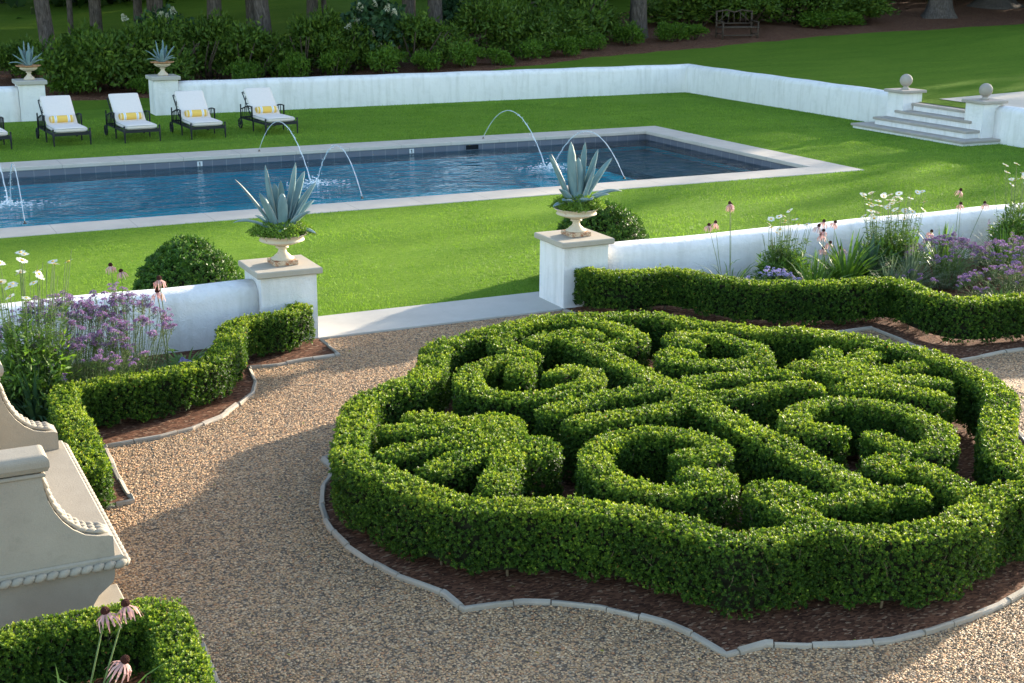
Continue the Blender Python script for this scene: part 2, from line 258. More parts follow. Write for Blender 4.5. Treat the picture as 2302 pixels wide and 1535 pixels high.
class MB:                                   # collects polygons, then becomes one mesh
    def __init__(s): s.v = []; s.f = []; s.mi = []; s.sm = []
    def add(s, vs, fs, mi=0, sm=False):
        k = len(s.v); s.v += [tuple(map(float, q)) for q in vs]
        for f in fs: s.f.append([i+k for i in f]); s.mi.append(mi); s.sm.append(sm)
        return s
    def box(s, x0, x1, y0, y1, z0, z1, mi=0, bev=0):
        if bev <= 0:
            v = [(x0,y0,z0),(x1,y0,z0),(x1,y1,z0),(x0,y1,z0),(x0,y0,z1),(x1,y0,z1),(x1,y1,z1),(x0,y1,z1)]
            return s.add(v, [(3,2,1,0),(4,5,6,7),(0,1,5,4),(1,2,6,5),(2,3,7,6),(3,0,4,7)], mi)
        b = bev; v = []; 
        for z, i in ((z0, b), (z0+b, 0), (z1-b, 0), (z1, b)):
            v += [(x0+i,y0+i,z),(x1-i,y0+i,z),(x1-i,y1-i,z),(x0+i,y1-i,z)]
        f = [(3,2,1,0),(12,13,14,15)]
        for k in range(3):
            for j in range(4): f.append((k*4+j, k*4+(j+1)%4, k*4+4+(j+1)%4, k*4+4+j))
        return s.add(v, f, mi)
    def rbox(s, x0, x1, y0, y1, z0, z1, r, mi=0):
        v = []; n = 6
        for z, i in [(z0, r), (z0+r*.3, r*.3), (z0+r, 0)]+[(z1-r*(1-math.sin(PI/2*k/n)), r*(1-math.cos(PI/2*k/n))) for k in range(n+1)]: v += [(x0+i, y0+i, z), (x1-i, y0+i, z), (x1-i, y1-i, z), (x0+i, y1-i, z)]
        m = len(v)//4; f = [(3, 2, 1, 0), tuple(4*(m-1)+j for j in range(4))]
        for k in range(m-1):
            for j in range(4): f.append((k*4+j, k*4+(j+1) % 4, k*4+4+(j+1) % 4, k*4+4+j))
        return s.add(v, f, mi)
    def lathe(s, prof, n=24, c=(0, 0, 0), mi=0, flute=None):
        v = []; f = []
        for i, (r, z) in enumerate(prof):
            for j in range(n):
                a = 2*PI*j/n; rr = r*(flute(a, i) if flute else 1)
                v.append((c[0]+rr*math.cos(a), c[1]+rr*math.sin(a), c[2]+z))
        for i in range(len(prof)-1):
            for j in range(n): f.append((i*n+j, i*n+(j+1)%n, (i+1)*n+(j+1)%n, (i+1)*n+j))
        f.append(tuple(range(n-1, -1, -1))); f.append(tuple((len(prof)-1)*n+j for j in range(n)))
        return s.add(v, f, mi, True)
    def tube(s, pts, rad, n=6, mi=0):
        pts = np.array(pts, float); m = len(pts)
        rad = np.full(m, rad, float) if np.isscalar(rad) else np.array(rad, float)
        v = []; f = []
        tg = np.gradient(pts, axis=0) if m > 2 else np.array([pts[1]-pts[0]]*2)
        up = np.array([0, 0, 1.]) if abs(tg[0][2]) < .9*np.linalg.norm(tg[0]) else np.array([1., 0, 0])
        for i in range(m):
            t = tg[i]/(np.linalg.norm(tg[i])+1e-9)
            a = np.cross(t, up); a /= np.linalg.norm(a)+1e-9; b = np.cross(t, a)
            up = -b if False else up
            for j in range(n):
                q = 2*PI*j/n; v.append(pts[i]+rad[i]*(math.cos(q)*a+math.sin(q)*b))
        for i in range(m-1):
            for j in range(n): f.append((i*n+j, (i+1)*n+j, (i+1)*n+(j+1)%n, i*n+(j+1)%n))
        f.append(tuple(range(n))); f.append(tuple((m-1)*n+j for j in range(n-1, -1, -1)))
        return s.add(v, f, mi, True)
    def sphere(s, c, r, n=10, m=7, mi=0, sq=(1, 1, 1)):
        prof = [(max(1e-4, r*math.sin(PI*i/m)), -r*math.cos(PI*i/m)) for i in range(m+1)]
        v = []; f = []
        for rr, z in prof:
            for j in range(n):
                a = 2*PI*j/n; v.append((c[0]+sq[0]*rr*math.cos(a), c[1]+sq[1]*rr*math.sin(a), c[2]+sq[2]*z))
        for i in range(m):
            for j in range(n): f.append((i*n+j, i*n+(j+1)%n, (i+1)*n+(j+1)%n, (i+1)*n+j))
        return s.add(v, f, mi, True)
    def prism(s, prof, y0, y1, mi=0):       # outline in x,z extruded along y
        n = len(prof); v = [(x, y0, z) for x, z in prof]+[(x, y1, z) for x, z in prof]
        f = [tuple(range(n)), tuple(range(2*n-1, n-1, -1))]
        for i in range(n): f.append((i, i+n, (i+1) % n+n, (i+1) % n))
        return s.add(v, f, mi)
    def build(s, name, mats, parent=None, loc=None):
        me = bpy.data.meshes.new(name); me.from_pydata(s.v, [], s.f)
        me.polygons.foreach_set('material_index', s.mi); me.polygons.foreach_set('use_smooth', s.sm); me.update()
        return link(name, me, mats, parent, loc)

def quads_mesh(name, V, rnd, extra=None, mi=None):
    """V: (N,4,3) quads with one random value each; extra: MB appended in front (material slot 1)."""
    N = len(V); ev = np.array(extra.v, np.float32).reshape(-1, 3) if extra else np.zeros((0, 3), np.float32)
    k = len(ev); me = bpy.data.meshes.new(name)
    me.vertices.add(k+4*N); co = np.vstack([ev, V.reshape(-1, 3).astype(np.float32)]); me.vertices.foreach_set('co', co.ravel())
    el = [i for f in extra.f for i in f] if extra else []; es = [len(f) for f in extra.f] if extra else []
    loops = np.concatenate([np.array(el, np.int32), np.arange(k, k+4*N, dtype=np.int32)])
    me.loops.add(len(loops)); me.loops.foreach_set('vertex_index', loops)
    tot = np.concatenate([np.array(es, np.int32), np.full(N, 4, np.int32)]); st = np.concatenate([[0], np.cumsum(tot)[:-1]]).astype(np.int32)
    me.polygons.add(len(tot)); me.polygons.foreach_set('loop_start', st); me.polygons.foreach_set('loop_total', tot)
    m = np.zeros(len(tot), np.int32); m[:len(es)] = 1
    if mi is not None: m[len(es):] = mi
    me.polygons.foreach_set('material_index', m)
    me.update(calc_edges=True)
    at = me.attributes.new('rnd', 'FLOAT', 'POINT')
    at.data.foreach_set('value', np.concatenate([np.zeros(k, np.float32), np.repeat(rnd, 4).astype(np.float32)]))
    return me
def leaves(P, Nn, L, W, lift=.5, spread=.9, fold=.25):
    """kite-shaped leaves at P pointing out along Nn with random spread"""
    n = len(P); L = L*rs.uniform(.7, 1.25, n); W = W*rs.uniform(.75, 1.2, n)
    d = Nn*lift+rs.normal(0, spread, (n, 3))*.6; d /= np.linalg.norm(d, axis=1)[:, None]+1e-9
    h = np.cross(d, Nn+rs.normal(0, .55, (n, 3))); h /= np.linalg.norm(h, axis=1)[:, None]+1e-9
    nn = np.cross(h, d)
    V = np.empty((n, 4, 3), np.float32); c = P+d*(L*.45)[:, None]
    V[:, 0] = P; V[:, 1] = c+h*(W*.5)[:, None]+nn*(W*fold*.5)[:, None]; V[:, 2] = P+d*L[:, None]; V[:, 3] = c-h*(W*.5)[:, None]+nn*(W*fold*.5)[:, None]
    return V
def leaves2(P, Nn, L, W, spread=.8, out=.3, up=.35, fold=.3):
    """leaves whose blades face roughly outward, tips spread sideways and up"""
    n = len(P); L = L*rs.uniform(.7, 1.25, n); W = W*rs.uniform(.75, 1.2, n)
    m = Nn+rs.normal(0, spread, (n, 3))*.7; m /= np.linalg.norm(m, axis=1)[:, None]+1e-9
    d = rs.normal(0, 1, (n, 3))+np.array([0, 0, up*2]); d -= m*(d*m).sum(1)[:, None]; d /= np.linalg.norm(d, axis=1)[:, None]+1e-9
    d = d+Nn*out*rs.uniform(0, 2, (n, 1)); d /= np.linalg.norm(d, axis=1)[:, None]
    h = np.cross(d, m); h /= np.linalg.norm(h, axis=1)[:, None]+1e-9; nn = np.cross(h, d)
    V = np.empty((n, 4, 3), np.float32); c = P+d*(L*.48)[:, None]
    V[:, 0] = P; V[:, 1] = c+h*(W*.5)[:, None]+nn*(W*fold*.5)[:, None]; V[:, 2] = P+d*L[:, None]; V[:, 3] = c-h*(W*.5)[:, None]+nn*(W*fold*.5)[:, None]
    return V
def rosettes(P, Nn, k, L, W, jit=.4):
    """shoot tips: k leaves fanned round an axis at each site, bases spread along the shoot"""
    n = len(P); ax = Nn+np.array([0, 0, .45])+rs.normal(0, jit, (n, 3)); ax /= np.linalg.norm(ax, axis=1)[:, None]+1e-9
    t1 = np.cross(ax, rs.normal(0, 1, (n, 3))); t1 /= np.linalg.norm(t1, axis=1)[:, None]+1e-9; t2 = np.cross(ax, t1); out = []; clv = np.clip(rs.uniform(.82, 1.2, n), 0, 2)
    for i in range(k):
        a = 2*PI*i*.382+rs.uniform(-.4, .4, n); u = i/(k-1); phi = np.radians(78-46*u)+rs.normal(0, .16, n); r = t1*np.cos(a)[:, None]+t2*np.sin(a)[:, None]
        d = ax*np.cos(phi)[:, None]+r*np.sin(phi)[:, None]; m = ax*np.sin(phi)[:, None]-r*np.cos(phi)[:, None]; h = np.cross(d, m)
        l = (L*(1.1-.35*u)*clv*rs.uniform(.8, 1.2, n))[:, None]; w = l*(np.asarray(W/L).reshape(-1, 1) if np.ndim(W/L) else W/L); b = P+ax*(l*(.9*u-.25))
        out.append(np.stack([b, b+d*l*.48+h*w*.5+m*w*.12, b+d*l, b+d*l*.48-h*w*.5+m*w*.12], 1))
    return np.stack(out, 1).reshape(-1, 4, 3)
_ph = rs.uniform(0, 6.28, (8, 4)); _fr = rs.normal(0, 1, (8, 3))
def wob(P, f):                               # smooth pseudo noise in -1..1
    o = np.zeros(len(P))
    for k in range(8): o += np.sin(P@(_fr[k]*f)+_ph[k, 0])
    return o/4.
def chaikin(p, closed=False, it=2):
    p = np.array(p, float)
    for _ in range(it):
        if closed:
            q = np.roll(p, -1, 0); p = np.stack([p*.75+q*.25, p*.25+q*.75], 1).reshape(-1, p.shape[1])
        else:
            a, b = p[:-1], p[1:]; m = np.stack([a*.75+b*.25, a*.25+b*.75], 1).reshape(-1, p.shape[1]); p = np.vstack([p[:1], m[1:-1], p[-1:]])
    return p
def offset(p, d, closed=False):
    p = np.array(p, float)
    t = (np.roll(p, -1, 0)-np.roll(p, 1, 0)) if closed else np.gradient(p, axis=0)
    t /= np.linalg.norm(t, axis=1)[:, None]+1e-9
    return p+d*np.stack([-t[:, 1], t[:, 0]], 1)
def resample(p, step, closed=False):
    p = np.array(p, float)
    if closed: p = np.vstack([p, p[:1]])
    s = np.concatenate([[0], np.cumsum(np.linalg.norm(np.diff(p, axis=0), axis=1))]); n = max(2, int(s[-1]/step)+1)
    u = np.linspace(0, s[-1], n); return np.stack([np.interp(u, s, p[:, k]) for k in range(p.shape[1])], 1), s[-1]
CAM = np.array([0, 0, 4.2])
TOTAL = [0]

def hedge(name, paths, h, label, group, w=.23, z0=.0, mat='box', dens=1.0):
    """a clipped hedge: dark twiggy core, thousands of leaves over sides and top, a few bare stems at the foot"""
    root = empty(name, (0, 0, 0), label, 'hedge', group)
    core = MB(); PP = []; NN = []; stems = MB()
    for path in paths:
        pts, closed = path[0], path[1]; ww = path[2] if len(path) > 2 else w
        p = chaikin(pts, closed, 2); p, Ltot = resample(p, .06, closed)
        if closed: p = p[:-1]
        # core
        ci, n = ww/2-.075, len(p)
        li, ri = offset(p, ci, closed), offset(p, -ci, closed); v = []
        zc = (.07+z0, h-.13+z0, h-.075+z0)
        for a, b, m_ in zip(li, ri, p): 
            a2, b2 = m_+(a-m_)*.72, m_+(b-m_)*.72
            v += [(*a, zc[0]), (*a, zc[1]), (*a2, zc[2]), (*b2, zc[2]), (*b, zc[1]), (*b, zc[0])]
        f = []
        for i in range(n if closed else n-1):
            j = (i+1) % n
            for k in range(5): f.append((i*6+k, i*6+k+1, j*6+k+1, j*6+k))
        if not closed: f += [(5, 4, 3, 2, 1, 0), tuple((n-1)*6+k for k in range(6))]
        core.add(v, f)
        # leaf sites
        dcam = np.linalg.norm(np.column_stack([p, np.full(n, .4)])-CAM, axis=1).mean()
        per = 2*(h-.03)+ww; rho = 4600*dens*(8./dcam)**.95
        N = int(Ltot*per*rho)
        s = rs.uniform(0, 1, N); idx = s*(n if closed else n-1); i0 = idx.astype(int); fr = (idx-i0)[:, None]
        i1 = (i0+1) % n if closed else np.minimum(i0+1, n-1)
        tv = (np.roll(p, -1, 0)-np.roll(p, 1, 0)) if closed else np.gradient(p, axis=0)
        base = p[i0]*(1-fr)+p[i1]*fr; t = tv[i0]*(1-fr)+tv[i1]*fr; t /= np.linalg.norm(t, axis=1)[:, None]+1e-9
        nr = np.stack([-t[:, 1], t[:, 0]], 1)
        u = rs.uniform(0, per, N); hw = ww/2; hh = h-.03; rr = min(.045, hw*.8)
        side = np.where(u < hh, 1., np.where(u > hh+ww, -1., 0.)); zz = np.where(u < hh, u, np.where(u > hh+ww, per-u, hh))+.03
        lat = np.where(side != 0, side*hw, (hh+hw-u))
        P = np.column_stack([base+nr*lat[:, None], zz+z0]); Q = np.column_stack([nr*side[:, None], np.where(side == 0, 1., 0.)])
        # rounded shoulders
        ex = np.clip((np.abs(lat)-(hw-rr))/rr, 0, 1); ez = np.clip((zz-(h-rr))/rr, 0, 1)
        both = (ex > 0) & (ez > 0); q = np.sqrt(ex**2+ez**2); over = both & (q > 1)
        k = np.where(over, 1/np.maximum(q, 1e-6), 1)
        newlat = np.sign(lat)*((hw-rr)+rr*ex*k); newz = (h-rr)+rr*ez*k
        P[over, :2] = (base+nr*newlat[:, None])[over]; P[over, 2] = newz[over]+z0
        Q[over] = np.column_stack([nr*(np.sign(lat)*ex)[:, None], ez])[over]; Q /= np.linalg.norm(Q, axis=1)[:, None]+1e-9
        PP.append(P); NN.append(Q)
        if not closed:                       # rounded ends
            for e, dr in ((p[0], p[0]-p[1]), (p[-1], p[-1]-p[-2])):
                dr = dr/(np.linalg.norm(dr)+1e-9); a0 = math.atan2(dr[1], dr[0])
                N2 = int(rho*(PI*hw*hh+PI*hw*hw/2)); a = a0+rs.uniform(-PI/2, PI/2, N2)
                tp = rs.uniform(0, 1, N2) < (hw/2)/(hh+hw/2); r_ = np.where(tp, hw*np.sqrt(rs.uniform(0, 1, N2)), hw)
                z = np.where(tp, h, rs.uniform(.03, h, N2)); sh = np.clip((z-(h-rr))/rr, 0, 1); r2 = r_*np.where(tp, 1, 1-.18*sh**2)
                z = z-np.where(tp, .05*(r_/hw)**3, 0)
                P = np.column_stack([e[0]+r2*np.cos(a), e[1]+r2*np.sin(a), z+z0]); Q = np.column_stack([np.cos(a)*(~tp), np.sin(a)*(~tp), tp*1.])
                PP.append(P); NN.append(Q)
            
        for i in range(0, n, 9):             # bare stems at the foot
            b = p[i]+rs.normal(0, .03, 2); stems.tube([(b[0], b[1], z0-.02), (b[0]+rs.normal(0, .02), b[1]+rs.normal(0, .02), z0+.22)], .011, 5)
    P = np.vstack(PP); Q = np.vstack(NN); N = len(P)
    tp_ = np.where(Q[:, 2] > .6, .6, 1.); sh = (wob(P*np.array([1, 1, .5]), 7.)*.016+wob(P, 21.)*.012)*tp_+.008-.075*rs.beta(1.1, 1.7, N)*np.where(Q[:, 2] > .6, .6, 1.)
    lowcut = P[:, 2] < z0+.07+.05*wob(P*np.array([1, 1, 0]), 9)
    keep = ~lowcut; P, Q, sh = P[keep], Q[keep], sh[keep]
    topm = Q[:, 2] > .6; shoot = topm & (rs.uniform(0, 1, len(P)) < .10); sh[shoot] += rs.uniform(0, .03, shoot.sum())
    P = P+Q*sh[:, None]
    dc = np.linalg.norm(P-CAM, axis=1); sc = np.clip((dc/8.)**.42, .88, 1.5)
    K = 7; V = rosettes(P, Q, K, .0178*sc, .0118*sc, .5)
    bl = np.tile(np.linspace(-.13, .17, K), len(P)); r = np.clip(np.repeat(rs.beta(2.2, 2.4, len(P)), K)*.55+rs.uniform(0, .28, len(P)*K)+bl-.03+np.repeat(wob(P, 5.)*.10+np.clip((P[:, 2]-z0-(h-.12))/.12, 0, 1)*.36, K), 0, .94)  # leaves paler towards the top: new growth, with sunlit tops put into the colour
    odd = rs.uniform(0, 1, len(r)) < .007; r[odd] = rs.uniform(.95, 1, odd.sum())
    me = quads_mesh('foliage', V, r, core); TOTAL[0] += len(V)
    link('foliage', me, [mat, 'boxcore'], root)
    # pale twigs showing through the face
    npick = int(len(P)*.008); pk = rs.choice(len(P), npick, replace=False)
    for i in pk:
        if Q[i, 2] > .6: continue
        a = P[i]-Q[i]*.01; d = np.array([rs.normal(0, .5), rs.normal(0, .5), 1.]); d -= Q[i]*(d@Q[i])*.8; d /= np.linalg.norm(d)
        l = rs.uniform(.04, .12); b = a+d*l+Q[i]*.004
        if b[2] < z0+h-.02: stems.tube([a, (a+b)/2+rs.normal(0, .006, 3), b], [.0026, .002, .001], 4)
    stems.build('stem', 'twig', root)['kind'] = 'stuff'
    return root

def leaf_cloud(c, rad, n, L, W, lump=.22, flat=0., seed=None, shell=.55, two=False):
    """leaf sites through the outer part of a lumpy ellipsoid"""
    d = rs.normal(0, 1, (n, 3)); d /= np.linalg.norm(d, axis=1)[:, None]
    if flat is not None: d[:, 2] = np.where(d[:, 2] < -flat, -d[:, 2]*.6, d[:, 2])
    off = rs.uniform(0, 50, 3)
    r = 1+lump*wob(d*1.+off, 3.2)+lump*.6*wob(d+off, 7.5)
    r *= shell+(1-shell)*rs.uniform(0, 1, n)**.45
    P = np.array(c)+d*np.array(rad)*r[:, None]
    return leaves2(P, d+np.array([0, 0, .2]), L, W, .8, .45) if two else leaves(P, d+np.array([0, 0, .3]), L, W, .6, .9)
# ------------------------------------------------------------------ terrain
def sm(a, b, x):
    t = np.clip((x-a)/(b-a), 0, 1); return t*t*(3-2*t)
def th(x, y):
    x = np.asarray(x, float); y = np.asarray(y, float)
    z1 = np.where(y > 36.6, .72*sm(9, 21, x)+.055*np.maximum(0, y-38.5), .72)
    z2 = .68+.028*np.maximum(0, x-25)+.055*np.maximum(0, y-38.5)
    z = np.where(x > 24.4, np.where(y <= 36.6, z2, np.maximum(z1, z2)), z1)
    bank = .55*np.exp(-((y-36.5+.10*(x-40))/4.)**2)*sm(33, 42, x)
    z = z+bank*1.0
    far = sm(90, 160, np.hypot(x, y-20)); z = z*(1-far)+far*3.2
    return z
def thz(x, y): return float(th(x, y))
def grid_sheet(name, xs, ys, zf, mat, keep=None, kind='structure'):
    nx, ny = len(xs), len(ys); X, Y = np.meshgrid(xs, ys); Z = zf(X, Y)
    v = np.stack([X, Y, Z], -1).reshape(-1, 3); f = []
    for j in range(ny-1):
        for i in range(nx-1):
            cx, cy = (xs[i]+xs[i+1])/2, (ys[j]+ys[j+1])/2
            if keep is None or keep(cx, cy): f.append((j*nx+i, j*nx+i+1, (j+1)*nx+i+1, (j+1)*nx+i))
    me = bpy.data.meshes.new(name); me.from_pydata(v.tolist(), [], f); me.polygons.foreach_set('use_smooth', [True]*len(f)); me.update()
    return tag(link(name, me, mat), kind=kind)
def flat_sheet(name, poly, z, mat, kind='structure'):
    me = bpy.data.meshes.new(name); me.from_pydata([(x, y, z) for x, y in poly], [], [tuple(range(len(poly)))]); me.update()
    return tag(link(name, me, mat), kind=kind)

xs = np.concatenate([np.arange(-400, -60, 40), np.arange(-60, 24.4, 2.4), [24.45], np.arange(25.2, 90, 1.2), np.arange(92, 420, 30)])
ys = np.concatenate([np.arange(-200, -20, 30), np.arange(-20, 36, 2.0), [36.65], np.arange(37.2, 75, .9), np.arange(76, 420, 25)])
grid_sheet('ground', xs, ys, lambda X, Y: th(X, Y), 'field', lambda x, y: not (x < 24.45 and y < 36.65))
# bark bed under the woods, its front edge as a gentle curve
me_x = np.array([-60, 2, 6.6, 8.4, 12, 15, 19.7, 22.3, 24.9, 28.7, 32.3, 36.3, 39.6, 44.4, 52, 70]); me_y = np.array([40.4, 40.3, 40.1, 40.0, 38.4, 37.6, 38.9, 39.8, 40.9, 41.5, 42.1, 42.5, 41.9, 42.1, 41, 38])
bx = np.arange(-40, 70, .8); rows = 14
edge = np.interp(bx, me_x, me_y)+.12*np.sin(bx*1.7)+.08*np.sin(bx*4.1)
v = []; f = []
depth = np.interp(bx, [-40, 10, 20, 30, 38, 70], [7, 7, 8, 9, 16, 22])
for j in range(rows):
    for i, x in enumerate(bx):
        y = edge[i]+depth[i]*(j/(rows-1))**1.3; v.append((x, y, thz(x, y)+(.035 if j else -.02)+.03*math.sin(x*3+j)*(j > 1)))
for j in range(rows-1):
    for i in range(len(bx)-1): f.append((j*len(bx)+i, j*len(bx)+i+1, (j+1)*len(bx)+i+1, (j+1)*len(bx)+i))
me = bpy.data.meshes.new('woodland_soil'); me.from_pydata(v, [], f); me.polygons.foreach_set('use_smooth', [True]*len(f)); me.update()
tag(link('woodland_soil', me, 'mulch'), kind='structure')

# pool
PX0, PX1, PY0, PY1, CW = -9., 18.0, 22.3, 28.65, .76
lx = [-45, PX0-CW, PX1+CW, 24.45]; ly = [15.15, PY0-CW, PY1+CW, 36.66, 40.4]
def lawn_keep(x, y):
    if PX0-CW < x < PX1+CW and PY0-CW < y < PY1+CW: return False
    return not (y > 36.66 and x > 9.5)
grid_sheet('lawn', np.array([-45, PX0-CW, 9.5, PX1+CW, 24.4]), np.array(ly), lambda X, Y: np.where(Y > 39, .02, 0.)+0*X, 'lawn', lawn_keep)
grid_sheet('gravel_court', np.array([-25, 4.4, 8.2, 45.]), np.array([-12, 14.25, 14.62]), lambda X, Y: 0*X-.012, 'gravel', lambda x, y: True)
grid_sheet('lawn_margin', np.array([-25., 4.4]), np.array([14.55, 15.16]), lambda X, Y: 0*X-.004, 'lawn')
grid_sheet('lawn_margin', np.array([8.2, 24.4, 45.]), np.array([14.55, 15.16]), lambda X, Y: 0*X-.004, 'lawn')
grid_sheet('lawn_margin', np.array([24.4, 45.]), np.array([14.55, 15.16, 20.]), lambda X, Y: 0*X-.05, 'lawn')
m = MB().box(4.5, 8.1, 14.25, 15.15, -.12, .012, bev=.006)
tag(m.build('threshold_slab', 'slab'), kind='structure')
m = MB(); zt, zb = .012, -.07
m.box(PX0-CW, PX1+CW, PY0-CW, PY0, zb, zt, bev=.012); m.box(PX0-CW, PX1+CW, PY1, PY1+CW, zb, zt, bev=.012)
m.box(PX1, PX1+CW, PY0-.001, PY1+.001, zb, zt, mi=1, bev=.012); m.box(PX0-CW, PX0, PY0-.001, PY1+.001, zb, zt, mi=1, bev=.012)
tag(m.build('pool_coping', ['limex', 'limey']), kind='structure')
WZ = -.20
m = MB(); e = .03; D = -1.05
def wallq(x0, y0, x1, y1, z0, z1, mi): m.add([(x0, y0, z0), (x1, y1, z0), (x1, y1, z1), (x0, y0, z1)], [(0, 1, 2, 3)], mi)
a0, a1, b0, b1 = PX0-e, PX1+e, PY0-e, PY1+e
for zz0, zz1, mi in ((-.36, zb+.001, 0), (D, -.36, 1)):
    for q in ((a0, b0, a1, b0), (a1, b0, a1, b1), (a1, b1, a0, b1), (a0, b1, a0, b0)): wallq(*q, zz0, zz1, mi)
m.add([(a0, b0, D), (a1, b0, D), (a1, b1, D), (a0, b1, D)], [(0, 1, 2, 3)], 1)
m.build('pool_basin', ['tile', 'plaster'])['kind'] = 'structure'
m = MB()
for k, (x, z) in enumerate(((15.95, -.45), (15.45, -.62), (14.95, -.78), (14.45, -.92))):
    nx = (15.95, 15.45, 14.95)[k-1] if k else a1-.004
    m.add([(x, b0+.004, D), (nx, b0+.004, D), (nx, b1-.004, D), (x, b1-.004, D), (x, b0+.004, z), (nx, b0+.004, z), (nx, b1-.004, z), (x, b1-.004, z)], [(4, 5, 6, 7), (0, 4, 7, 3)], 0 if k == 0 else 1)
m.build('pool_steps', ['ledge', 'plaster'])['kind'] = 'structure'
grid_sheet('pool_water', np.linspace(a0+.002, a1-.002, 40), np.linspace(b0+.002, b1-.002, 12), lambda X, Y: 0*X+WZ, 'water')

# ------------------------------------------------------------------ walls, pillars, steps
def wall_run(name, pts, t, h, label, z0=-.05, seg=.25):
    """rendered wall with a soft rounded top, following a polyline"""
    p, _ = resample(pts, seg); r = .15; n = len(p)
    # keep the corner sharp: insert original vertices
    hw = t/2; prof = [(-hw, z0), (-hw-.012, .18), (-hw, h-r)]
    for k in range(1, 8):
        a = PI-PI*k/8; prof.append((hw*math.cos(a), h-r+r*math.sin(a)))
    prof += [(hw, h-r), (hw+.012, .18), (hw, z0)]
    v = []; f = []; q = len(prof); pts = [np.array(a, float) for a in pts]
    P = []; N = []
    for i in range(len(pts)):
        d0 = pts[i]-pts[i-1] if i else pts[1]-pts[0]; d1 = pts[i+1]-pts[i] if i < len(pts)-1 else d0
        d0 = d0/np.linalg.norm(d0); d1 = d1/np.linalg.norm(d1)
        n0 = np.array([-d0[1], d0[0]]); n1 = np.array([-d1[1], d1[0]]); nn = (n0+n1); nn = nn/(1+n0@n1)
        P.append(pts[i]); N.append(nn)
    rows = []
    for i in range(len(P)-1):
        k = max(1, int(np.linalg.norm(P[i+1]-P[i])/seg))
        for j in range(k): rows.append((P[i]+(P[i+1]-P[i])*j/k, N[i]+(N[i+1]-N[i])*j/k if 0 else (N[i] if j == 0 else np.array([-(P[i+1]-P[i])[1], (P[i+1]-P[i])[0]])/np.linalg.norm(P[i+1]-P[i]))))
    rows.append((P[-1], N[-1]))
    for i, (c, nn) in enumerate(rows):
        wb = .006*math.sin(i*1.3)+.005*math.sin(i*.47)
        for a, z in prof: v.append((c[0]+nn[0]*(a+wb*(z > .2)), c[1]+nn[1]*(a+wb*(z > .2)), z+(.006*math.sin(i*.8) if z > .3 else 0)))
    for i in range(len(rows)-1):
        for k in range(q-1): f.append((i*q+k, (i+1)*q+k, (i+1)*q+k+1, i*q+k+1))
    f += [tuple(range(q)), tuple((len(rows)-1)*q+k for k in range(q-1, -1, -1))]
    m = MB().add(v, f, 0, True); o = m.build(name, 'stucco'); return tag(o, label, 'wall', 'white rendered garden walls')
wall_run('garden_wall', [(-16, 14.56), (4.095, 14.56)], .40, .68, 'low white wall behind the purple verbena, ending at the pillar left of the slab')
wall_run('garden_wall', [(8.48, 14.56), (30, 14.56)], .40, .69, 'low white wall behind daisies and coneflowers, starting at the pillar right of the slab')
wall_run('garden_wall', [(-16, 36.66), (4.53, 36.66)], .40, .86, 'short stretch of white wall left of the two far urn pillars')
wall_run('garden_wall', [(8.52, 36.66), (24.52, 36.66), (24.52, 26.86)], .40, .85, 'long white wall turning the far corner of the pool lawn up to the steps')
wall_run('garden_wall', [(24.52, 23.64), (24.52, 15.4)], .40, .86, 'white wall with rounded top running right from the stone steps')

def pillar(x0, x1, y0, y1, zt, cap, oh, capmat, label, group, z0=-.05, ball=0):
    r = empty('wall_pillar', ((x0+x1)/2, (y0+y1)/2, 0), label, 'pillar', group); cx, cy = (x0+x1)/2, (y0+y1)/2
    MB().box(x0-cx, x1-cx, y0-cy, y1-cy, z0, zt, bev=.012).build('shaft', 'stucco', r)
    MB().box(x0-oh-cx, x1+oh-cx, y0-oh-cy, y1+oh-cy, zt+.001, zt+cap, bev=.01).build('cap', capmat, r)
    if ball:
        b = zt+cap
        fin = MB().lathe([(.10, b), (.105, b+.02), (.075, b+.035), (.06, b+.06), (.07, b+.075)], 24).build('finial_neck', 'ballst', r)
        MB().sphere((0, 0, b+.075+ball*.94), ball, 28, 18).build('ball_finial', 'ballst', r)
    return zt+cap
G_ = 'stone-capped white pillars'
CAPZ = pillar(4.10, 4.735, 14.25, 14.88, .755, .072, .055, 'lime', 'white pillar with flat stone cap at the left end of the threshold slab', G_)
pillar(7.86, 8.475, 14.25, 14.88, .765, .072, .055, 'lime', 'white pillar with flat stone cap at the right end of the threshold slab', G_)
FZ = pillar(4.54, 5.17, 36.45, 37.08, .90, .10, .06, 'slab', 'far white pillar behind the leftmost full lounger, left of the lawn gap', G_)
pillar(7.88, 8.51, 36.45, 37.08, .90, .10, .06, 'slab', 'far white pillar at the left end of the long pool wall', G_)
pillar(23.95, 24.55, 26.3, 26.86, .90, .07, .075, 'tread', 'white pillar with stone ball on the left side of the steps', G_, ball=.155)
pillar(23.95, 24.55, 23.64, 24.2, .90, .07, .075, 'tread', 'white pillar with stone ball on the right side of the steps', G_, ball=.155)

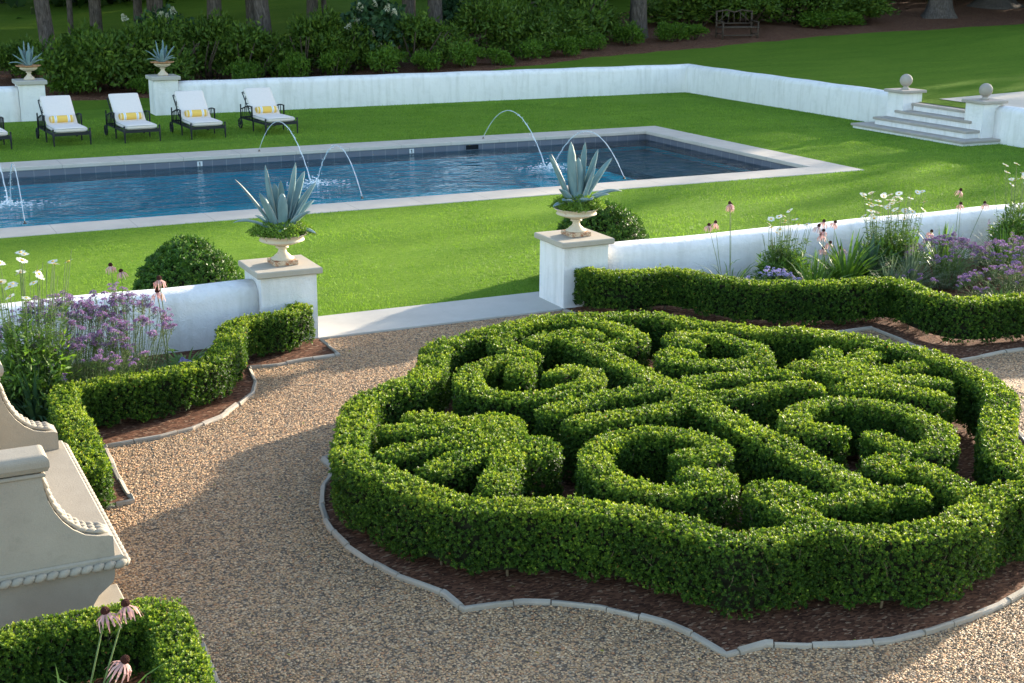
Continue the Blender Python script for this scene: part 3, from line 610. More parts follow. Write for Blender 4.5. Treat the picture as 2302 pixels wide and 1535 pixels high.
st = empty('garden_steps', (23.2, 25.3, 0), 'four wide stone steps with white risers between the two ball pillars', 'steps')
for k, (x, y0, y1, z) in enumerate(((23.16, 23.38, 27.24, .12), (23.52, 23.68, 26.86, .30), (23.88, 23.96, 26.50, .485), (24.22, 24.205, 26.295, .665))):
    zlow = (-.05, .121, .301, .486)[k]
    MB().box(x+.04-23.2, 25.2-23.2, y0+.04-25.3, y1-.04-25.3, zlow, z-.062).build('riser', 'stucco', st)
    MB().box(x-23.2, (24.31 if k < 3 else 25.3)-23.2, y0-25.3, y1-25.3, z-.06, z, bev=.008).build('tread', 'tread', st)
v = []; f = []
for i, x in enumerate(np.linspace(25.31, 60, 30)): 
    for y in (24.0, 26.5): v.append((x, y, max(.665, thz(x, y)+.012)))
f = [(2*i, 2*i+2, 2*i+3, 2*i+1) for i in range(29)]
MB().add(v, f, 0).build('path', 'path')['kind'] = 'structure'

# ------------------------------------------------------------------ beds, edging
def fill(name, poly, z, mat='mulch'): return flat_sheet(name, poly, z, mat)
OUT = HP['outer']
oc = chaikin(OUT, True, 1)
edge_n = [tuple(q) for q in EP['parterre']]
outer_off = offset(oc, .30, True)           # the rest of the edging follows the hedge
cen = np.mean(oc, 0)
ang = lambda q: math.atan2(q[1]-cen[1], q[0]-cen[0])
a_s, a_e = ang(edge_n[0]) % (2*PI), ang(edge_n[-1]) % (2*PI)
rest = sorted([(ang(q) % (2*PI), tuple(q)) for q in outer_off])
tail = [(8.35, 7.05), (8.55, 7.35), (9.05, 7.85), (9.45, 8.5), (9.6, 9.2), (9.5, 9.95), (9.2, 10.35), (8.55, 11.0), (8.2, 11.3), (8.05, 11.75), (7.75, 12.05), (7.2, 12.33), (6.5, 12.48), (5.85, 12.32), (5.1, 12.08), (4.75, 11.75), (4.5, 11.2), (4.0, 10.85)]
ring = edge_n+[(7.3, 6.25), (7.75, 6.35), (8.05, 6.55)]+tail
fill('soil_bed', ring, .006)
fill('soil_bed', [tuple(q) for q in EP['right']]+[(14, 10.3), (16.5, 10.6), (20, 11), (20, 14.36), (7.85, 14.36)], .008)
fill('soil_bed', [tuple(q) for q in EP['left']]+[(1.2, 10.32), (-4, 10.3), (-4, 14.36), (4.7, 14.36)], .008)
fill('soil_bed', [(1.775, 7.814), (1.764, 7.717), (1.742, 7.435), (1.733, 7.259), (1.713, 7.019), (1.66, 6.3), (1.6, 5.5), (-2, 5.5), (-2, 7.8)], .008)
def edging(poly, label, closed=False, w=.043, hgt=.02):
    p = np.array(poly); p = np.vstack([p, p[:1]]) if closed else p
    m = MB(); zt = hgt
    # blocks along each run between corners
    q = []; 
    s = np.concatenate([[0], np.cumsum(np.linalg.norm(np.diff(p, axis=0), axis=1))])
    pos = 0.
    while pos < s[-1]-.03:
        L = min(rs.uniform(.22, .42), s[-1]-pos); u = np.linspace(pos+.004, pos+L-.004, 4); extra = s[(s > u[0]+.02) & (s < u[-1]-.02)]
        u = np.sort(np.concatenate([u, extra])); c = np.stack([np.interp(u, s, p[:, k]) for k in (0, 1)], 1)
        t = np.gradient(c, axis=0); t /= np.linalg.norm(t, axis=1)[:, None]+1e-9; nn = np.stack([-t[:, 1], t[:, 0]], 1)
        ww = w*rs.uniform(.85, 1.12)/2; zz = zt+rs.uniform(-.006, .005); sh = rs.uniform(-.006, .006); tl = rs.uniform(-.006, .006); v = []; n = len(c)
        for i in range(n):
            j = rs.uniform(-.004, .004, 2)
            for a, z in ((-ww, -.06), (-ww+j[0], zz-.010+tl), (-ww+.009, zz+tl), (ww-.009, zz-tl), (ww+j[1], zz-.010-tl), (ww, -.06)): v.append((c[i, 0]+nn[i, 0]*(a+sh), c[i, 1]+nn[i, 1]*(a+sh), z))
        f = []
        for i in range(n-1):
            for k in range(5): f.append((i*6+k, i*6+k+1, (i+1)*6+k+1, (i+1)*6+k))
        f += [(5, 4, 3, 2, 1, 0), tuple((n-1)*6+k for k in range(6))]
        m.add(v, f, 0); pos += L
    return tag(m.build('stone_edging', 'edge'), label, 'edging', 'stone edging strips set in the gravel')
edging(ring, 'scalloped stone edging encircling the big knot parterre', True)
edging(EP['right'], 'stone edging along the bed in front of the right white wall')
edging(EP['left'], 'stone edging round the verbena bed by the stone bench')
edging([(1.775, 7.814), (1.764, 7.717), (1.742, 7.435), (1.733, 7.259), (1.713, 7.019), (1.66, 6.3), (1.6, 5.5)], 'stone edging beside the dark hedge corner under the coneflowers')

# ------------------------------------------------------------------ hedges
HG = 'clipped box hedges of the knot parterre'; HB = 'clipped box hedges edging the flower beds'
h0 = .53
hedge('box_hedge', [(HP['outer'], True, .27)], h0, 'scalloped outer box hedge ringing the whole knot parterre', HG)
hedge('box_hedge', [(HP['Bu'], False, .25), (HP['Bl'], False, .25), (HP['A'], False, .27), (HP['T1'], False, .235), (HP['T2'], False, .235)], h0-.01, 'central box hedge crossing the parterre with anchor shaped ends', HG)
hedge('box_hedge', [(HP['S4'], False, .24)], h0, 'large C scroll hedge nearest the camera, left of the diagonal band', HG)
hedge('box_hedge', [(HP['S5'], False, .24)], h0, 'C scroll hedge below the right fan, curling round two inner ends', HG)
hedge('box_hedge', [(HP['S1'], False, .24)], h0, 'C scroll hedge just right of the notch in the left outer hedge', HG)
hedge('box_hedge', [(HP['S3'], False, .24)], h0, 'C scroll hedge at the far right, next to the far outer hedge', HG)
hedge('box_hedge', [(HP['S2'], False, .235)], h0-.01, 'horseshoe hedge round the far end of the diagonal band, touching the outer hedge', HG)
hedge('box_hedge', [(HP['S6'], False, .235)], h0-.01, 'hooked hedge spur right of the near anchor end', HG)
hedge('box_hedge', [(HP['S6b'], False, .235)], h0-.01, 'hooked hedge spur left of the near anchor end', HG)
def fan(o, tips, label):
    o = np.array(o); c = np.mean(tips, 0); ps = []
    for i, t in enumerate(tips):
        t = np.array(t); mid = o+(t-o)*.55+np.array([0, (t-o)[1]*.12]); ps.append(([tuple(o), tuple(mid), tuple(t)], False, .25))
    b = o+(c-o)*.42; ps.append(([tuple(o+np.array([0, .30])), tuple(b+np.array([0, .12])), tuple(b-np.array([0, .12])), tuple(o-np.array([0, .30]))], False, .52))
    return hedge('box_hedge', ps, h0-.015, label, HG, dens=.8)
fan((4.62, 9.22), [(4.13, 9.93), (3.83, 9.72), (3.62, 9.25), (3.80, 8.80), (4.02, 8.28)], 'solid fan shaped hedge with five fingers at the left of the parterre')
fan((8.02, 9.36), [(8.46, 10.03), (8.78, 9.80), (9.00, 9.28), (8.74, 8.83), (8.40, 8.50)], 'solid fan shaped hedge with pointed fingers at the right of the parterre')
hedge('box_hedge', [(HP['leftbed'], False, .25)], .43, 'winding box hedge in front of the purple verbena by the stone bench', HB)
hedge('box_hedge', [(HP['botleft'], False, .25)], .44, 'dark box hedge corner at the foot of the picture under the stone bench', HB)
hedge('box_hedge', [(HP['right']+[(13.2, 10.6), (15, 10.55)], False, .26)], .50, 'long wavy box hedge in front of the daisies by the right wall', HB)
def mound_sites(rad, n):
    d = rs.normal(0, 1, (n, 3)); d /= np.linalg.norm(d, axis=1)[:, None]; d[:, 2] = np.abs(d[:, 2])
    r = .97+.035*wob(d+rs.uniform(0, 9, 3), 5.)+.02*wob(d, 14.)+rs.uniform(-.04, .02, n); nn = d/np.array(rad); nn /= np.linalg.norm(nn, axis=1)[:, None]
    return d*np.array(rad)*r[:, None], nn
def mound(c, rad, label):
    r = empty('box_mound', c, label, 'shrub', 'rounded box shrubs behind the low white walls')
    V = np.concatenate([rosettes(*mound_sites(rad, 2600), 8, .044, .021, .3), leaf_cloud((0, 0, 0), [a*.9 for a in rad], 5000, .05, .03, .04, .05, shell=.85)])
    core = MB().sphere((0, 0, 0), 1, 24, 14, 0, [a*.86 for a in rad])
    rr = rs.beta(2, 2.2, len(V)); me = quads_mesh('foliage', V, rr, core); link('foliage', me, ['ball', 'boxcore'], r)
    MB().tube([(0, 0, -.1), (0, 0, .2)], .05, 8).build('stem', 'twig', r)
mound((3.62, 15.5, 0.0), (.70, .68, 1.0), 'round glossy green shrub behind the left low wall, beside the left urn')
mound((9.12, 15.5, 0.0), (.74, .70, 1.02), 'round glossy green shrub behind the right low wall, beside the right urn')
# ------------------------------------------------------------------ urns and agaves
def urn(x, y, z, label, big=False):
    r = empty('garden_urn', (x, y, z), label, 'urn', 'cast urns on pillar caps', rz=.0)
    if not big:
        s = .137
        MB().box(-s, s, -s, s, 0, .052, bev=.006).build('plinth', 'urnr', r)
        fl = lambda a, i: 1+.035*math.cos(14*a)*(1 if 3 < i < 8 else 0)
        MB().lathe([(.125, .052), (.128, .068), (.105, .078), (.085, .10), (.055, .125), (.043, .155), (.046, .172), (.072, .182), (.072, .194), (.046, .202)], 28).build('foot', 'urn', r)
        MB().lathe([(.05, .20), (.085, .212), (.15, .232), (.205, .252), (.245, .268), (.25, .276), (.232, .283), (.24, .305), (.258, .322), (.278, .332), (.283, .34), (.262, .343), (.235, .325), (.18, .315)], 56, flute=lambda a, i: 1+.03*abs(math.sin(10*a))*(1 if 1 < i < 5 else 0)).build('bowl', 'urn', r)
        MB().lathe([(.001, .315), (.20, .318), (.236, .322)], 24).build('soil', 'soil', r)
        return z+.325
    MB().lathe([(.135, 0), (.135, .03), (.12, .05), (.08, .085), (.05, .13), (.048, .165), (.075, .18), (.075, .19), (.05, .20)], 24).build('foot', 'urn', r)
    MB().lathe([(.05, .20), (.11, .215), (.18, .245), (.215, .275), (.22, .285), (.205, .292), (.215, .315)], 36).build('bowl', 'urn', r)
    MB().lathe([(.205, .312), (.27, .325), (.30, .34), (.302, .352), (.27, .356), (.22, .345)], 48, flute=lambda a, i: 1+.03*abs(math.sin(9*a))).build('rim', 'rust', r)
    MB().lathe([(.001, .335), (.15, .338), (.225, .342)], 24).build('soil', 'soil', r)
    return z+.34
def agave(x, y, z, tips, label, s=1.0):
    root = empty('agave', (x, y, z), label, 'plant', 'blue agaves in the pillar urns')
    for (dx, dy, dz, w) in tips:
        tip = np.array([dx, dy, dz])*s; L = np.linalg.norm(tip); rad = np.array([dx, dy, 0.]); rn = np.linalg.norm(rad)
        rad = rad/rn if rn > .02 else np.array([0, -1., 0]); base = rad*.035*s
        ctl = base+(tip-base)*.5+np.array([0, 0, .14*L])-rad*.05*L*0+rad*.06*L
        if dz < .2*s: ctl += np.array([0, 0, .10*L])
        wd = np.cross(np.array([0, 0, 1.]), rad); n = 13; V = []; R = []; F = []
        ww = w*1.15*s*rs.uniform(.92, 1.08)
        for i in range(n):
            t = i/(n-1); c = base*(1-t)**2+2*ctl*t*(1-t)+tip*t*t; tg = 2*(1-t)*(ctl-base)+2*t*(tip-ctl); tg /= np.linalg.norm(tg)
            nr = np.cross(tg, wd); nr *= np.sign(nr@(-rad+np.array([0, 0, .6])))or 1; nr /= np.linalg.norm(nr)
            prof = (.62+.75*t-.15*t*t)*(1-t**2.6)**.8; hw = .5*ww*max(prof, .012)*1.05
            jag = 1+(.045 if i % 2 else -.02)*(t > .08)
            th_ = .022*s*(1-t)**.8+.002
            for k, (u, up) in enumerate(((-1, .30), (-.9, .21), (-.45, .03), (0, -.04), (.45, .03), (.9, .21), (1, .30))):
                V.append(c+wd*hw*u*(jag if abs(u) == 1 else 1)+nr*hw*up*1.1); R.append(.97 if abs(u) == 1 else (.88 if abs(u) == .9 else .3))
            for k, u in enumerate((.7, 0, -.7)): V.append(c+wd*hw*u-nr*(th_+hw*(.05 if u else .10))); R.append(.3)
        q = 10
        for i in range(n-1):
            for k in range(q): F.append((i*q+k, i*q+(k+1) % q, (i+1)*q+(k+1) % q, (i+1)*q+k))
        F.append(tuple(range(q-1, -1, -1)))
        me = bpy.data.meshes.new('leaf'); me.from_pydata([tuple(v) for v in V], [], F); me.polygons.foreach_set('use_smooth', [True]*len(F)); me.update()
        at = me.attributes.new('rnd', 'FLOAT', 'POINT'); at.data.foreach_set('value', R)
        link('leaf', me, 'agave', root)
    return root
def sedum(x, y, z, rad, label):
    r = empty('trailing_succulent', (x, y, z), label, 'plant', 'succulents spilling over the near urns')
    V = np.concatenate([leaf_cloud((0, 0, .0), (rad, rad, .12), 5200, .024, .017, .16, .0, shell=.7)]); P = V[:, 0]
    rr = np.hypot(P[:, 0], P[:, 1]); drop = np.maximum(0, rr-rad*.72); V[:, :, 2] -= (drop*.22)[:, None]
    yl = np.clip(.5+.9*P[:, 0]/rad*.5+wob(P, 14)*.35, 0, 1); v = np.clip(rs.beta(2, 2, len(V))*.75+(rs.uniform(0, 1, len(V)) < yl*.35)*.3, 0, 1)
    core = MB().sphere((0, 0, -.01), 1, 20, 8, 0, (rad*.74, rad*.74, .062))
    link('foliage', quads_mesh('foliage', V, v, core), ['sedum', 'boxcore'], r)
TL = [(-.41,.10,.53,.055),(-.235,-.10,.42,.11),(-.13,.02,.66,.135),(.18,.05,.66,.085),(.29,.12,.56,.11),(.36,-.02,.47,.11),(.23,-.22,.22,.115),(.37,.08,.28,.08),(-.50,-.10,.15,.05),(-.225,.12,.16,.07),(-.09,-.24,.05,.095),(-.01,-.10,.40,.125),(-.01,.15,.46,.10),(.28,-.22,.0,.07),(.02,.03,.50,.08)]
TR = [(-.30,.04,.53,.09),(-.22,.14,.52,.09),(-.10,-.04,.66,.12),(-.02,.12,.55,.10),(.13,.08,.63,.075),(.245,.02,.56,.08),(.43,.05,.46,.085),(.15,-.10,.41,.12),(-.23,-.05,.20,.10),(-.30,-.06,.03,.07),(-.25,-.16,.10,.08),(.03,-.26,.11,.13),(.31,-.12,.12,.085),(.50,-.05,.13,.075),(.0,-.02,.50,.12)]
zl = urn(4.45, 14.56, .828, 'peeling cream urn with greener succulents on the left near pillar'); zr = urn(8.19, 14.56, .838, 'peeling cream urn with rusty square foot on the right near pillar')
agave(4.45, 14.56, zl+.03, TL, 'large blue agave in the left near urn, leaves spread wide', 1.14)
agave(8.19, 14.56, zr+.03, TR, 'large blue agave in the right near urn, upright leaves before the pool', 1.22)
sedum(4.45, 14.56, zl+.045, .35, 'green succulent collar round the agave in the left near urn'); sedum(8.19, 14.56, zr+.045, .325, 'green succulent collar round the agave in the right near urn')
za = urn(4.86, 36.77, 1.002, 'cream urn with rusty scalloped rim on the far left pillar', True); zb_ = urn(8.20, 36.77, 1.002, 'cream urn with rusty scalloped rim on the far pillar of the long wall', True)
FL_ = [(-.38,.0,.30,.07),(-.22,-.05,.50,.11),(-.06,.02,.64,.10),(.04,-.03,.60,.10),(.17,.05,.50,.085),(.38,-.02,.32,.065),(-.28,-.12,.22,.08),(.22,-.12,.26,.08),(0,-.12,.40,.12),(.1,.14,.44,.09),(-.12,.14,.4,.09),(-.5,.0,.06,.06),(.42,.1,.12,.06)]
FR_ = [(-.44,.0,.32,.07),(-.14,.02,.58,.10),(.06,.05,.60,.06),(.36,-.02,.42,.10),(.0,-.05,.36,.12),(-.25,-.1,.16,.08),(.3,-.1,.16,.08),(.42,.05,.08,.06),(-.4,.1,.06,.06),(.18,.1,.44,.09),(-.2,.12,.34,.08),(-.05,-.16,.26,.11)]
agave(4.86, 36.77, za+.01, FL_, 'small blue agave in the far left urn, upright and dense', .95); agave(8.20, 36.77, zb_+.01, FR_, 'small blue agave in the far urn on the long wall, leaves leaning out', .95)

# ------------------------------------------------------------------ loungers
def cushion(m, w, l, t, pts, mi=0):
    """soft slab along a centre line pts (y,z) with rounded edges"""
    pts = np.array(pts, float); n = len(pts); tg = np.gradient(pts, axis=0); tg /= np.linalg.norm(tg, axis=1)[:, None]; nr = np.stack([-tg[:, 1], tg[:, 0]], 1)
    r = t/2; v = []; f = []; sec = []
    for a in np.linspace(0, 2*PI, 24, endpoint=False):
        cx, sx = math.cos(a), math.sin(a); sec.append((math.copysign(abs(cx)**.30, cx), math.copysign(abs(sx)**.55, sx)))
    for i in range(n):
        e = min(i, n-1-i); k = (.80, .97, 1)[min(e, 2)]; ke = (.55, .92, 1)[min(e, 2)]
        for a, b in sec: v.append((a*w/2*(.985 if e == 0 else 1)-0, pts[i, 0]+nr[i, 0]*b*r*ke, pts[i, 1]+nr[i, 1]*b*r*ke))
    q = len(sec)
    for i in range(n-1):
        for k in range(q): f.append((i*q+k, i*q+(k+1) % q, (i+1)*q+(k+1) % q, (i+1)*q+k))
    f += [tuple(range(q-1, -1, -1)), tuple((n-1)*q+k for k in range(q))]
    return m.add(v, f, mi, True)
def make_lounger():
    r = empty('sun_lounger')
    m = MB()
    for s in (-1, 1):
        m.box(s*.385-.014, s*.385+.014, -.84, .80, .235, .285); m.tube([(s*.36, .10, .29), (s*.36, .70, .86)], .014, 6)
    m.box(-.385, .385, -.855, -.825, .225, .29); m.box(-.385, .385, .02, .045, .24, .28); m.box(-.385, .385, .76, .79, .24, .28)
    m.tube([(-.36, .70, .865), (.36, .70, .865)], .014, 6)
    for y in np.linspace(-.7, .6, 8): m.box(-.38, .38, y, y+.03, .283, .292)
    for k in np.linspace(.2, .95, 5): m.tube([(-.36, .10+.6*k, .29+.57*k), (.36, .10+.6*k, .29+.57*k)], .008, 5)
    m.tube([(-.3, .62, .79), (-.3, .74, .28)], .01, 5); m.tube([(.3, .62, .79), (.3, .74, .28)], .01, 5)
    m.build('frame', 'black', r)
    for s in (-1, 1):
        MB().lathe([(.013, 0), (.015, .01), (.02, .16), (.024, .22), (.024, .30), (.014, .312), (.022, .325), (.012, .335), (.024, .352), (.024, .366), (.008, .382)], 12, (s*.395, -.845, 0)).build('leg', 'black', r)
        MB().lathe([(.013, 0), (.016, .02), (.022, .22), (.022, .245)], 10, (s*.385, -.02, 0)).build('leg', 'black', r)
        w = MB()
        prof = [(.118, -.018), (.125, -.012), (.125, .012), (.118, .018), (.104, .014), (.104, -.014)]; n = 24; v = []; f = []
        for a, x in prof:
            for j in range(n): q = 2*PI*j/n; v.append((s*.435+x, .70+a*math.cos(q), .125+a*math.sin(q)))
        k = len(prof)
        for i in range(k):
            for j in range(n): f.append((i*n+j, i*n+(j+1) % n, ((i+1) % k)*n+(j+1) % n, ((i+1) % k)*n+j))
        w.add(v, f, 0, True)
        for j in range(6):
            q = 2*PI*j/6; w.tube([(s*.435, .70, .125), (s*.435, .70+.108*math.cos(q), .125+.108*math.sin(q))], .008, 5)
        w.tube([(s*.40, .70, .125), (s*.46, .70, .125)], .022, 10); w.build('wheel', 'black', r)
        a = MB()
        a.lathe([(.018, .12), (.018, .50), (.012, .515), (.023, .535), (.012, .555), (.02, .57), (.006, .585)], 10, (s*.405, .72, 0))
        a.lathe([(.018, .245), (.02, .56), (.022, .59), (.012, .60)], 10, (s*.405, -.02, 0))
        rail = [(s*.405, .72-.74*t, .47+.115*math.sin(PI*.5*t)**1.6+.02*math.sin(PI*t*1.0)) for t in np.linspace(0, 1, 12)]
        a.tube(rail, .016, 8)
        for t in (.2, .4, .6, .8):
            x, y, z = rail[int(t*11)]; a.tube([(x, y, .27), (x, y, z)], .010, 6)
        a.build('armrest', 'black', r)
    c = MB(); cushion(c, .70, 1, .115, [(y, .345) for y in np.concatenate([[-.835, -.82, -.79], np.linspace(-.7, .12, 6)])]).build('seat_cushion', 'cushion', r)
    sc = r.children[-1]
    b = MB(); cushion(b, .68, 1, .10, [(.06+.60*t, .36+.58*t) for t in (0, .02, .06, .3, .6, .94, .98, 1)]).build('back_cushion', 'cushion', r)
    for z in (.375, .315):
        MB().tube([(-.345, .1, z), (-.352, -.4, z), (-.35, -.80, z), (-.33, -.832, z), (0, -.843, z), (.33, -.832, z), (.35, -.80, z), (.352, -.4, z), (.345, .1, z)], .0045, 5).build('piping', 'piping', sc)
    return r
def make_bolster():
    r = empty('bolster_cushion'); n = 28; m = MB(); R = .083
    prof = [(.002, -.268), (.05, -.266), (.073, -.258), (R, -.24), (R*1.02, 0), (R, .24), (.073, .258), (.05, .266), (.002, .268)]; v = []; f = []
    xs_ = []
    for a, x in prof:
        for j in range(n): q = 2*PI*j/n; v.append((x, a*math.cos(q), a*math.sin(q)))
    for i in range(len(prof)-1):
        for j in range(n): f.append((i*n+j, (i+1)*n+j, (i+1)*n+(j+1) % n, i*n+(j+1) % n))
    m.add(v, f, 0, True); m.build('bolster_cover', 'bolster', r)
    for s in (-1, 1): MB().tube([(s*.252, .079*math.cos(q), .079*math.sin(q)) for q in np.linspace(0, 2*PI, 25)], .004, 5).build('piping', 'cushion', r)
    return r
LG = make_lounger(); BO = make_bolster(); first = True
for x, y, rz, ll, bl in ((3.22, 32.2, 3, 'black lounger cut by the left picture edge, only its foot showing', 'yellow striped bolster on the lounger cut by the left picture edge'),
    (4.90, 32.28, 3, 'white cushioned black lounger standing before the far left urn pillar', 'yellow striped bolster on the lounger before the far left urn pillar'),
    (6.42, 32.24, 3, 'white cushioned black lounger standing before the gap between the far pillars', 'yellow striped bolster on the lounger before the pillar gap'),
    (7.93, 32.24, 2, 'white cushioned black lounger before the far right urn pillar', 'yellow striped bolster on the lounger before the far right urn pillar'),
    (9.66, 32.36, 5, 'white cushioned black lounger nearest the middle, behind a fountain arc', 'yellow striped bolster on the lounger behind a fountain arc')):
    o = LG if first else copy_tree(LG); b = BO if first else copy_tree(BO); first = False
    a = math.radians(rz); o.location = (x, y, 0); o.rotation_euler = (0, 0, a); tag(o, ll, 'sun lounger', 'sun loungers in a row by the pool')
    ly_, lz_ = .085, .487; b.location = (x-math.sin(a)*ly_, y+math.cos(a)*ly_, lz_); b.rotation_euler = (0, 0, a); tag(b, bl, 'cushion', 'striped bolsters on the loungers')

# ------------------------------------------------------------------ fountain arcs, pool fittings
def jet(x, ys, ye, apex, x2, label):
    r = empty('fountain_jet', (x, ys, 0), label, 'fountain', 'arcing water jets over the pool')
    MB().lathe([(.001, .010), (.03, .012), (.03, .02), (.012, .024), (.012, .05), (.008, .052)], 12).build('nozzle', 'nozzle', r)
    z0, z1 = .04, WZ; n = 44; P = []; R = []
    # parabola through start, apex and landing
    A, B = apex-z0, apex-z1; ta = math.sqrt(A)/(math.sqrt(A)+math.sqrt(B))
    for i in range(n):
        t = i/(n-1); z = apex-(A*((ta-t)/ta)**2 if t < ta else B*((t-ta)/(1-ta))**2)
        P.append((x2*t+.006*math.sin(i*1.9)*t, (ye-ys)*t+.008*math.sin(i*1.1)*t, z)); R.append(.0075*(1+.22*math.sin(i*2.3)+.15*math.sin(i*5.1)+.5*t)*(1 if t < .97 else 1.3))
    m = MB().tube(P, R, 7); m2 = MB(); m.build('water_arc', 'jet', r)
    for i in range(26):
        t = rs.uniform(.55, 1); k = min(n-1, int(t*(n-1))); q = np.array(P[k])+rs.normal(0, .03*t, 3); m2.sphere(q, rs.uniform(.003, .007), 6, 4)
    m2.build('droplets', 'foam', r)['kind'] = 'stuff'
for x, xl in ((2.72, 2.86), (8.36, 8.50), (13.70, 13.69)):
    w = {2.72: 'leftmost', 8.36: 'middle', 13.70: 'right hand'}[x]
    jet(x+.05, 28.92, 25.72, .80, xl-x-.05, w+' water arc rising from the far pool edge'); jet(x, 22.52, 25.42, .76, xl-x, w+' water arc rising from the near pool edge')
    s = empty('water_splash', (xl, 25.55, WZ), 'white splash under the '+w+' pair of water arcs', 'splash', 'splashes where the water arcs land')
    m = MB()
    for i in range(150):
        a = rs.uniform(0, 2*PI); d = abs(rs.normal(0, .17)); z = max(0, rs.exponential(.045)*max(.1, 1-d*2.2)); rr = rs.uniform(.005, .017); m.sphere((d*math.cos(a)*1.3, d*math.sin(a), z), rr, 6, 4, 0, (1.2, 1.2, .7))
    m.build('spray', 'foam', s)['kind'] = 'stuff'
    m = MB()
    for i in range(90):
        a = rs.uniform(0, 2*PI); d = rs.uniform(.12, .55)**1; m.sphere((d*math.cos(a)*1.5+.06, d*math.sin(a), .002), rs.uniform(.01, .035)*(1-d*.9), 8, 4, 0, (1.8, .8, .12))
    m.build('foam', 'foam', s)['kind'] = 'stuff'
def marker(x, label):
    r = empty('depth_marker', (x, PY1+e-.004, -.14), label, 'marker', 'white depth tiles on the far pool wall')
    MB().box(-.055, .055, -.012, 0, -.055, .045, bev=.002).build('tile', 'white', r)
    m = MB().box(-.010, .010, -.0145, -.0123, -.03, .03); m.box(-.022, -.0105, -.0145, -.0123, .008, .02); m.box(-.018, .020, -.0145, -.0123, -.042, -.034); m.build('numeral', 'ink', r)
marker(7.05, 'small white depth tile on the pool wall behind the left agave'); marker(11.85, 'small white depth tile on the pool wall left of the skimmer')
sk = empty('pool_skimmer', (13.35, PY1+e-.004, -.135), 'dark skimmer slot in the tiled far pool wall', 'skimmer')
MB().box(-.16, .16, -.006, 0, -.055, .05).build('opening', 'dark', sk); m = MB(); m.box(-.18, -.16, -.014, 0, -.06, .055); m.box(.16, .18, -.014, 0, -.06, .055); m.box(-.18, .18, -.014, 0, .0505, .062); m.build('frame', 'tile', sk)

# ------------------------------------------------------------------ stone bench
def bench():
    r = empty('stone_bench', (1.0, 9.44, 0), 'carved pale limestone bench with curved arms and rope moulding', 'bench'); X, Y = 1.0, 9.44
    y0, y1 = 8.25-Y, 10.62-Y
    MB().box(-.62, 1.415-X, y0+.005, y1-.005, .435, .505, bev=.012).build('seat', 'bench', r)
    rope = MB(); 
    def rp(a, b):
        a, b = np.array(a, float), np.array(b, float); L = np.linalg.norm(b-a); d = (b-a)/L; n = max(6, int(L/.066)); sd = np.cross(d, [0, 0, 1.])
        for i in range(n):
            c = a+d*L*(i+.5)/n; rope.tube([c-d*.040-np.array([0, 0, .016])+sd*.004, c-d*.022-np.array([0, 0, .009])+sd*.012*0, c+np.array([0, 0, .0])+sd*.004, c+d*.022+np.array([0, 0, .009]), c+d*.040+np.array([0, 0, .016])+sd*.004], [.009, .023, .029, .023, .009], 10)
    rp((-.62, y0-.004, .452), (1.42-X, y0-.004, .452)); rope.build('rope_moulding', 'bench', r)
    rope = MB(); rp((1.424-X, y0, .452), (1.424-X, y1, .452)); rp((1.42-X, y1+.004, .452), (-.62, y1+.004, .452)); rope.build('rope_moulding', 'bench', r)
    b = MB().prism([(-.62, 0), (.19, 0), (.20, .10), (.215, .17), (.25, .225), (.30, .265), (.345, .30), (.36, .345), (.362, .434), (-.62, .434)], y0+.07, y0+.27)
    b.prism([(-.62, 0), (.19, 0), (.20, .10), (.215, .17), (.25, .225), (.30, .265), (.345, .30), (.36, .345), (.362, .434), (-.62, .434)], y1-.27, y1-.07)
    b.box(-.55, .25, y0+.271, y1-.271, 0, .434); b.box(.10, .425, y0+.10, y0+.42, 0, .125, bev=.01); b.box(.10, .425, y1-.42, y1-.10, 0, .125, bev=.01)
    b.build('base', 'bench', r)
    arm = [(-.34, .507), (.357, .507), (.357, .637), (.335, .648), (.27, .655), (.19, .677), (.12, .725), (.065, .785), (.02, .86), (-.012, .94), (-.03, 1.02), (-.037, 1.10), (-.34, 1.10)]
    for a, bb in ((y0+.015, y0+.215), (y1-.215, y1-.015)):
        o = MB().prism(arm, a, bb).build('arm', 'bench', r)
        m = MB().box(-.36, -.015, a-.012, bb+.012, 1.101, 1.128, bev=.008); m.rbox(-.36, .012, a-.03, bb+.03, 1.1285, 1.245, .045); m.build('arm_cap', 'bench', o)
        lf = MB(); cy = (a+bb)/2; q = [(.335, .650), (.27, .657), (.19, .679), (.12, .727), (.065, .787), (.02, .862), (-.012, .942), (-.03, 1.02)]; q, _ = resample(q, .05)
        for i in range(len(q)-1):
            p0, p1 = q[i], q[i+1]; d = (p1-p0)/np.linalg.norm(p1-p0); nn = np.array([d[1], -d[0]])*-1
            if nn[1] < 0: nn = -nn
            for s in (-1, 0, 1):
                c = np.array([p0[0]+nn[0]*.004, cy+s*.036, p0[1]+nn[1]*.004]); e_ = c+np.array([d[0]*.10+nn[0]*.012, s*.034, d[1]*.10+nn[1]*.012])
                lf.tube([c-np.array([nn[0]*.006, 0, nn[1]*.006]), c*.5+e_*.5+np.array([nn[0]*.005, 0, nn[1]*.005]), e_], [.012, .022, .004], 8)
        lf.build('leaf_carving', 'bench', o)
    MB().box(-.62, -.345, y0+.02, y1-.02, .507, 1.16, bev=.015).build('backrest', 'bench', r)
    MB().rbox(-.66, -.30, y0-.02, y1+.02, 1.1605, 1.275, .045).build('back_cap', 'bench', r)
bench()
